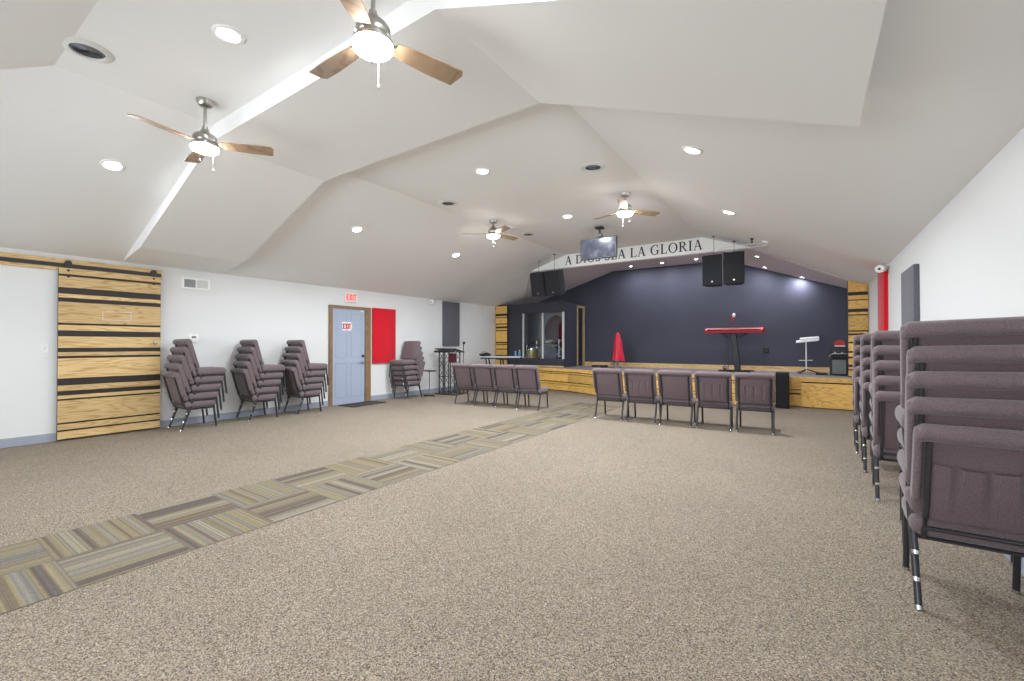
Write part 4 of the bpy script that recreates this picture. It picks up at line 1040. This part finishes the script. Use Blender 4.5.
t = thing('microphone_stand', 'thin black microphone stand behind the black lectern by the left wall', 'microphone', (-7.36, 8.62, 0))
m = MB(); m.lathe([(0, 0), (0.13, 0), (0.12, 0.02), (0.02, 0.03), (0, 0.03)], seg=20); obj('base', m, 'dark', t)
m = MB(); m.tube([(0, 0, 0.02), (0, 0, 1.23)], 0.009, 8); obj('pole', m, 'dark', t)
m = MB(); m.tube([(0, 0, 1.22), (0.06, -0.05, 1.28)], 0.013, 8); m.sphere((0.07, -0.06, 1.29), 0.036, seg=12); obj('microphone', m, 'dark', t)
t = thing('music_stool', 'low black stand with a flat bar top behind the chair stack near the lectern', 'stand', (-7.62, 7.66, 0))
m = MB(); m.box((0, 0, 0.61), (0.30, 0.18, 0.03), bev=0.008, seg=2); obj('flat_top', m, 'dark', t, False)
m = MB(); m.tube([(0, 0, 0.03), (0, 0, 0.6)], 0.014, 8); obj('pole', m, 'chrome', t)
m = MB(); m.box((0, 0, 0.012), (0.36, 0.04, 0.022), bev=0.004); m.box((0, 0, 0.012), (0.04, 0.30, 0.022), bev=0.004); obj('base', m, 'dark', t, False)

TX, TY, TH = -7.08, 9.90, 0.905
t = thing('side_table', 'pale topped table on dark slanted legs in front of the left pillar', 'table', (TX, TY, 0), 0.42)
m = MB(); m.box((0, 0, TH), (1.16, 0.5, 0.03), bev=0.008, seg=2); obj('tabletop', m, 'paletop', t, False)
m = MB(); m.box((0, 0, TH - 0.035), (1.08, 0.42, 0.04)); obj('apron', m, 'dark', t, False)
for sx in (-1, 0, 1):
    for sy in (-1, 1):
        m = MB(); m.tube([(sx * 0.40, sy * 0.18, TH - 0.04), (sx * 0.40 + 0.14, sy * 0.2, 0.01)], 0.020, 8); obj('leg', m, 'dark', t)
t = thing('instrument_bag', 'soft black bag lying on the left end of the pale table', 'bag', (TX - 0.40, TY - 0.22, TH + 0.016))
m = MB(); vs = m.sphere((0, 0, 0.045), 0.16, (1.2, 0.8, 0.30), 18)
for v in vs: v.co.z = max(v.co.z + 0.012 * math.sin(v.co.x * 24), 0.0)
obj('bag_body', m, 'dark', t)
m = MB(); m.tube([(-0.08, -0.02, 0.085), (-0.04, -0.02, 0.12), (0.04, -0.02, 0.12), (0.08, -0.02, 0.085)], 0.008, 8); obj('handle', m, 'dark', t)
for (dx, h, lab) in [(0.34, 0.14, 'small blue plastic bottle on the right end of the pale table, left one'), (0.44, 0.17, 'small blue plastic bottle on the right end of the pale table, right one')]:
    t = thing('bottle', lab, 'bottle', (TX + dx, TY + 0.45 * dx + 0.05, TH + 0.015), 0, 'bottles on the pale table')
    m = MB(); m.lathe([(0, 0), (0.032, 0), (0.034, h * 0.7), (0.014, h * 0.85), (0.014, h * 0.92), (0, h * 0.92)], seg=16); obj('bottle_body', m, 'bluebottle', t)
    m = MB(); m.lathe([(0, h * 0.92), (0.017, h * 0.90), (0.017, h), (0, h)], seg=14); obj('cap', m, 'white', t)

# ------------------------------------------------------------------ light, camera, view
w = bpy.data.worlds.new('World'); scn.world = w; w.use_nodes = True
w.node_tree.nodes['Background'].inputs[0].default_value = (0.93, 0.97, 1.0, 1)
w.node_tree.nodes['Background'].inputs[1].default_value = 7.5
cam = bpy.data.cameras.new('camera'); co = bpy.data.objects.new('camera', cam); COL.objects.link(co)
cam.sensor_fit = 'HORIZONTAL'; cam.sensor_width = 36.0; cam.lens = 438.1 / 1024 * 36.0; cam.clip_start = 0.05
co.location = (0, 0, CAM_Z); co.rotation_euler = (PI / 2 + 0.0089, 0, 0.5963)
scn.camera = co
scn.view_settings.view_transform = 'Standard'; scn.view_settings.look = 'None'
scn.view_settings.gamma = 1.0; scn.view_settings.use_curve_mapping = False
scn.view_settings.exposure = 0.92
scn.cycles.max_bounces = 10; scn.cycles.diffuse_bounces = 7; scn.cycles.transparent_max_bounces = 12
scn.cycles.sample_clamp_indirect = 6.0
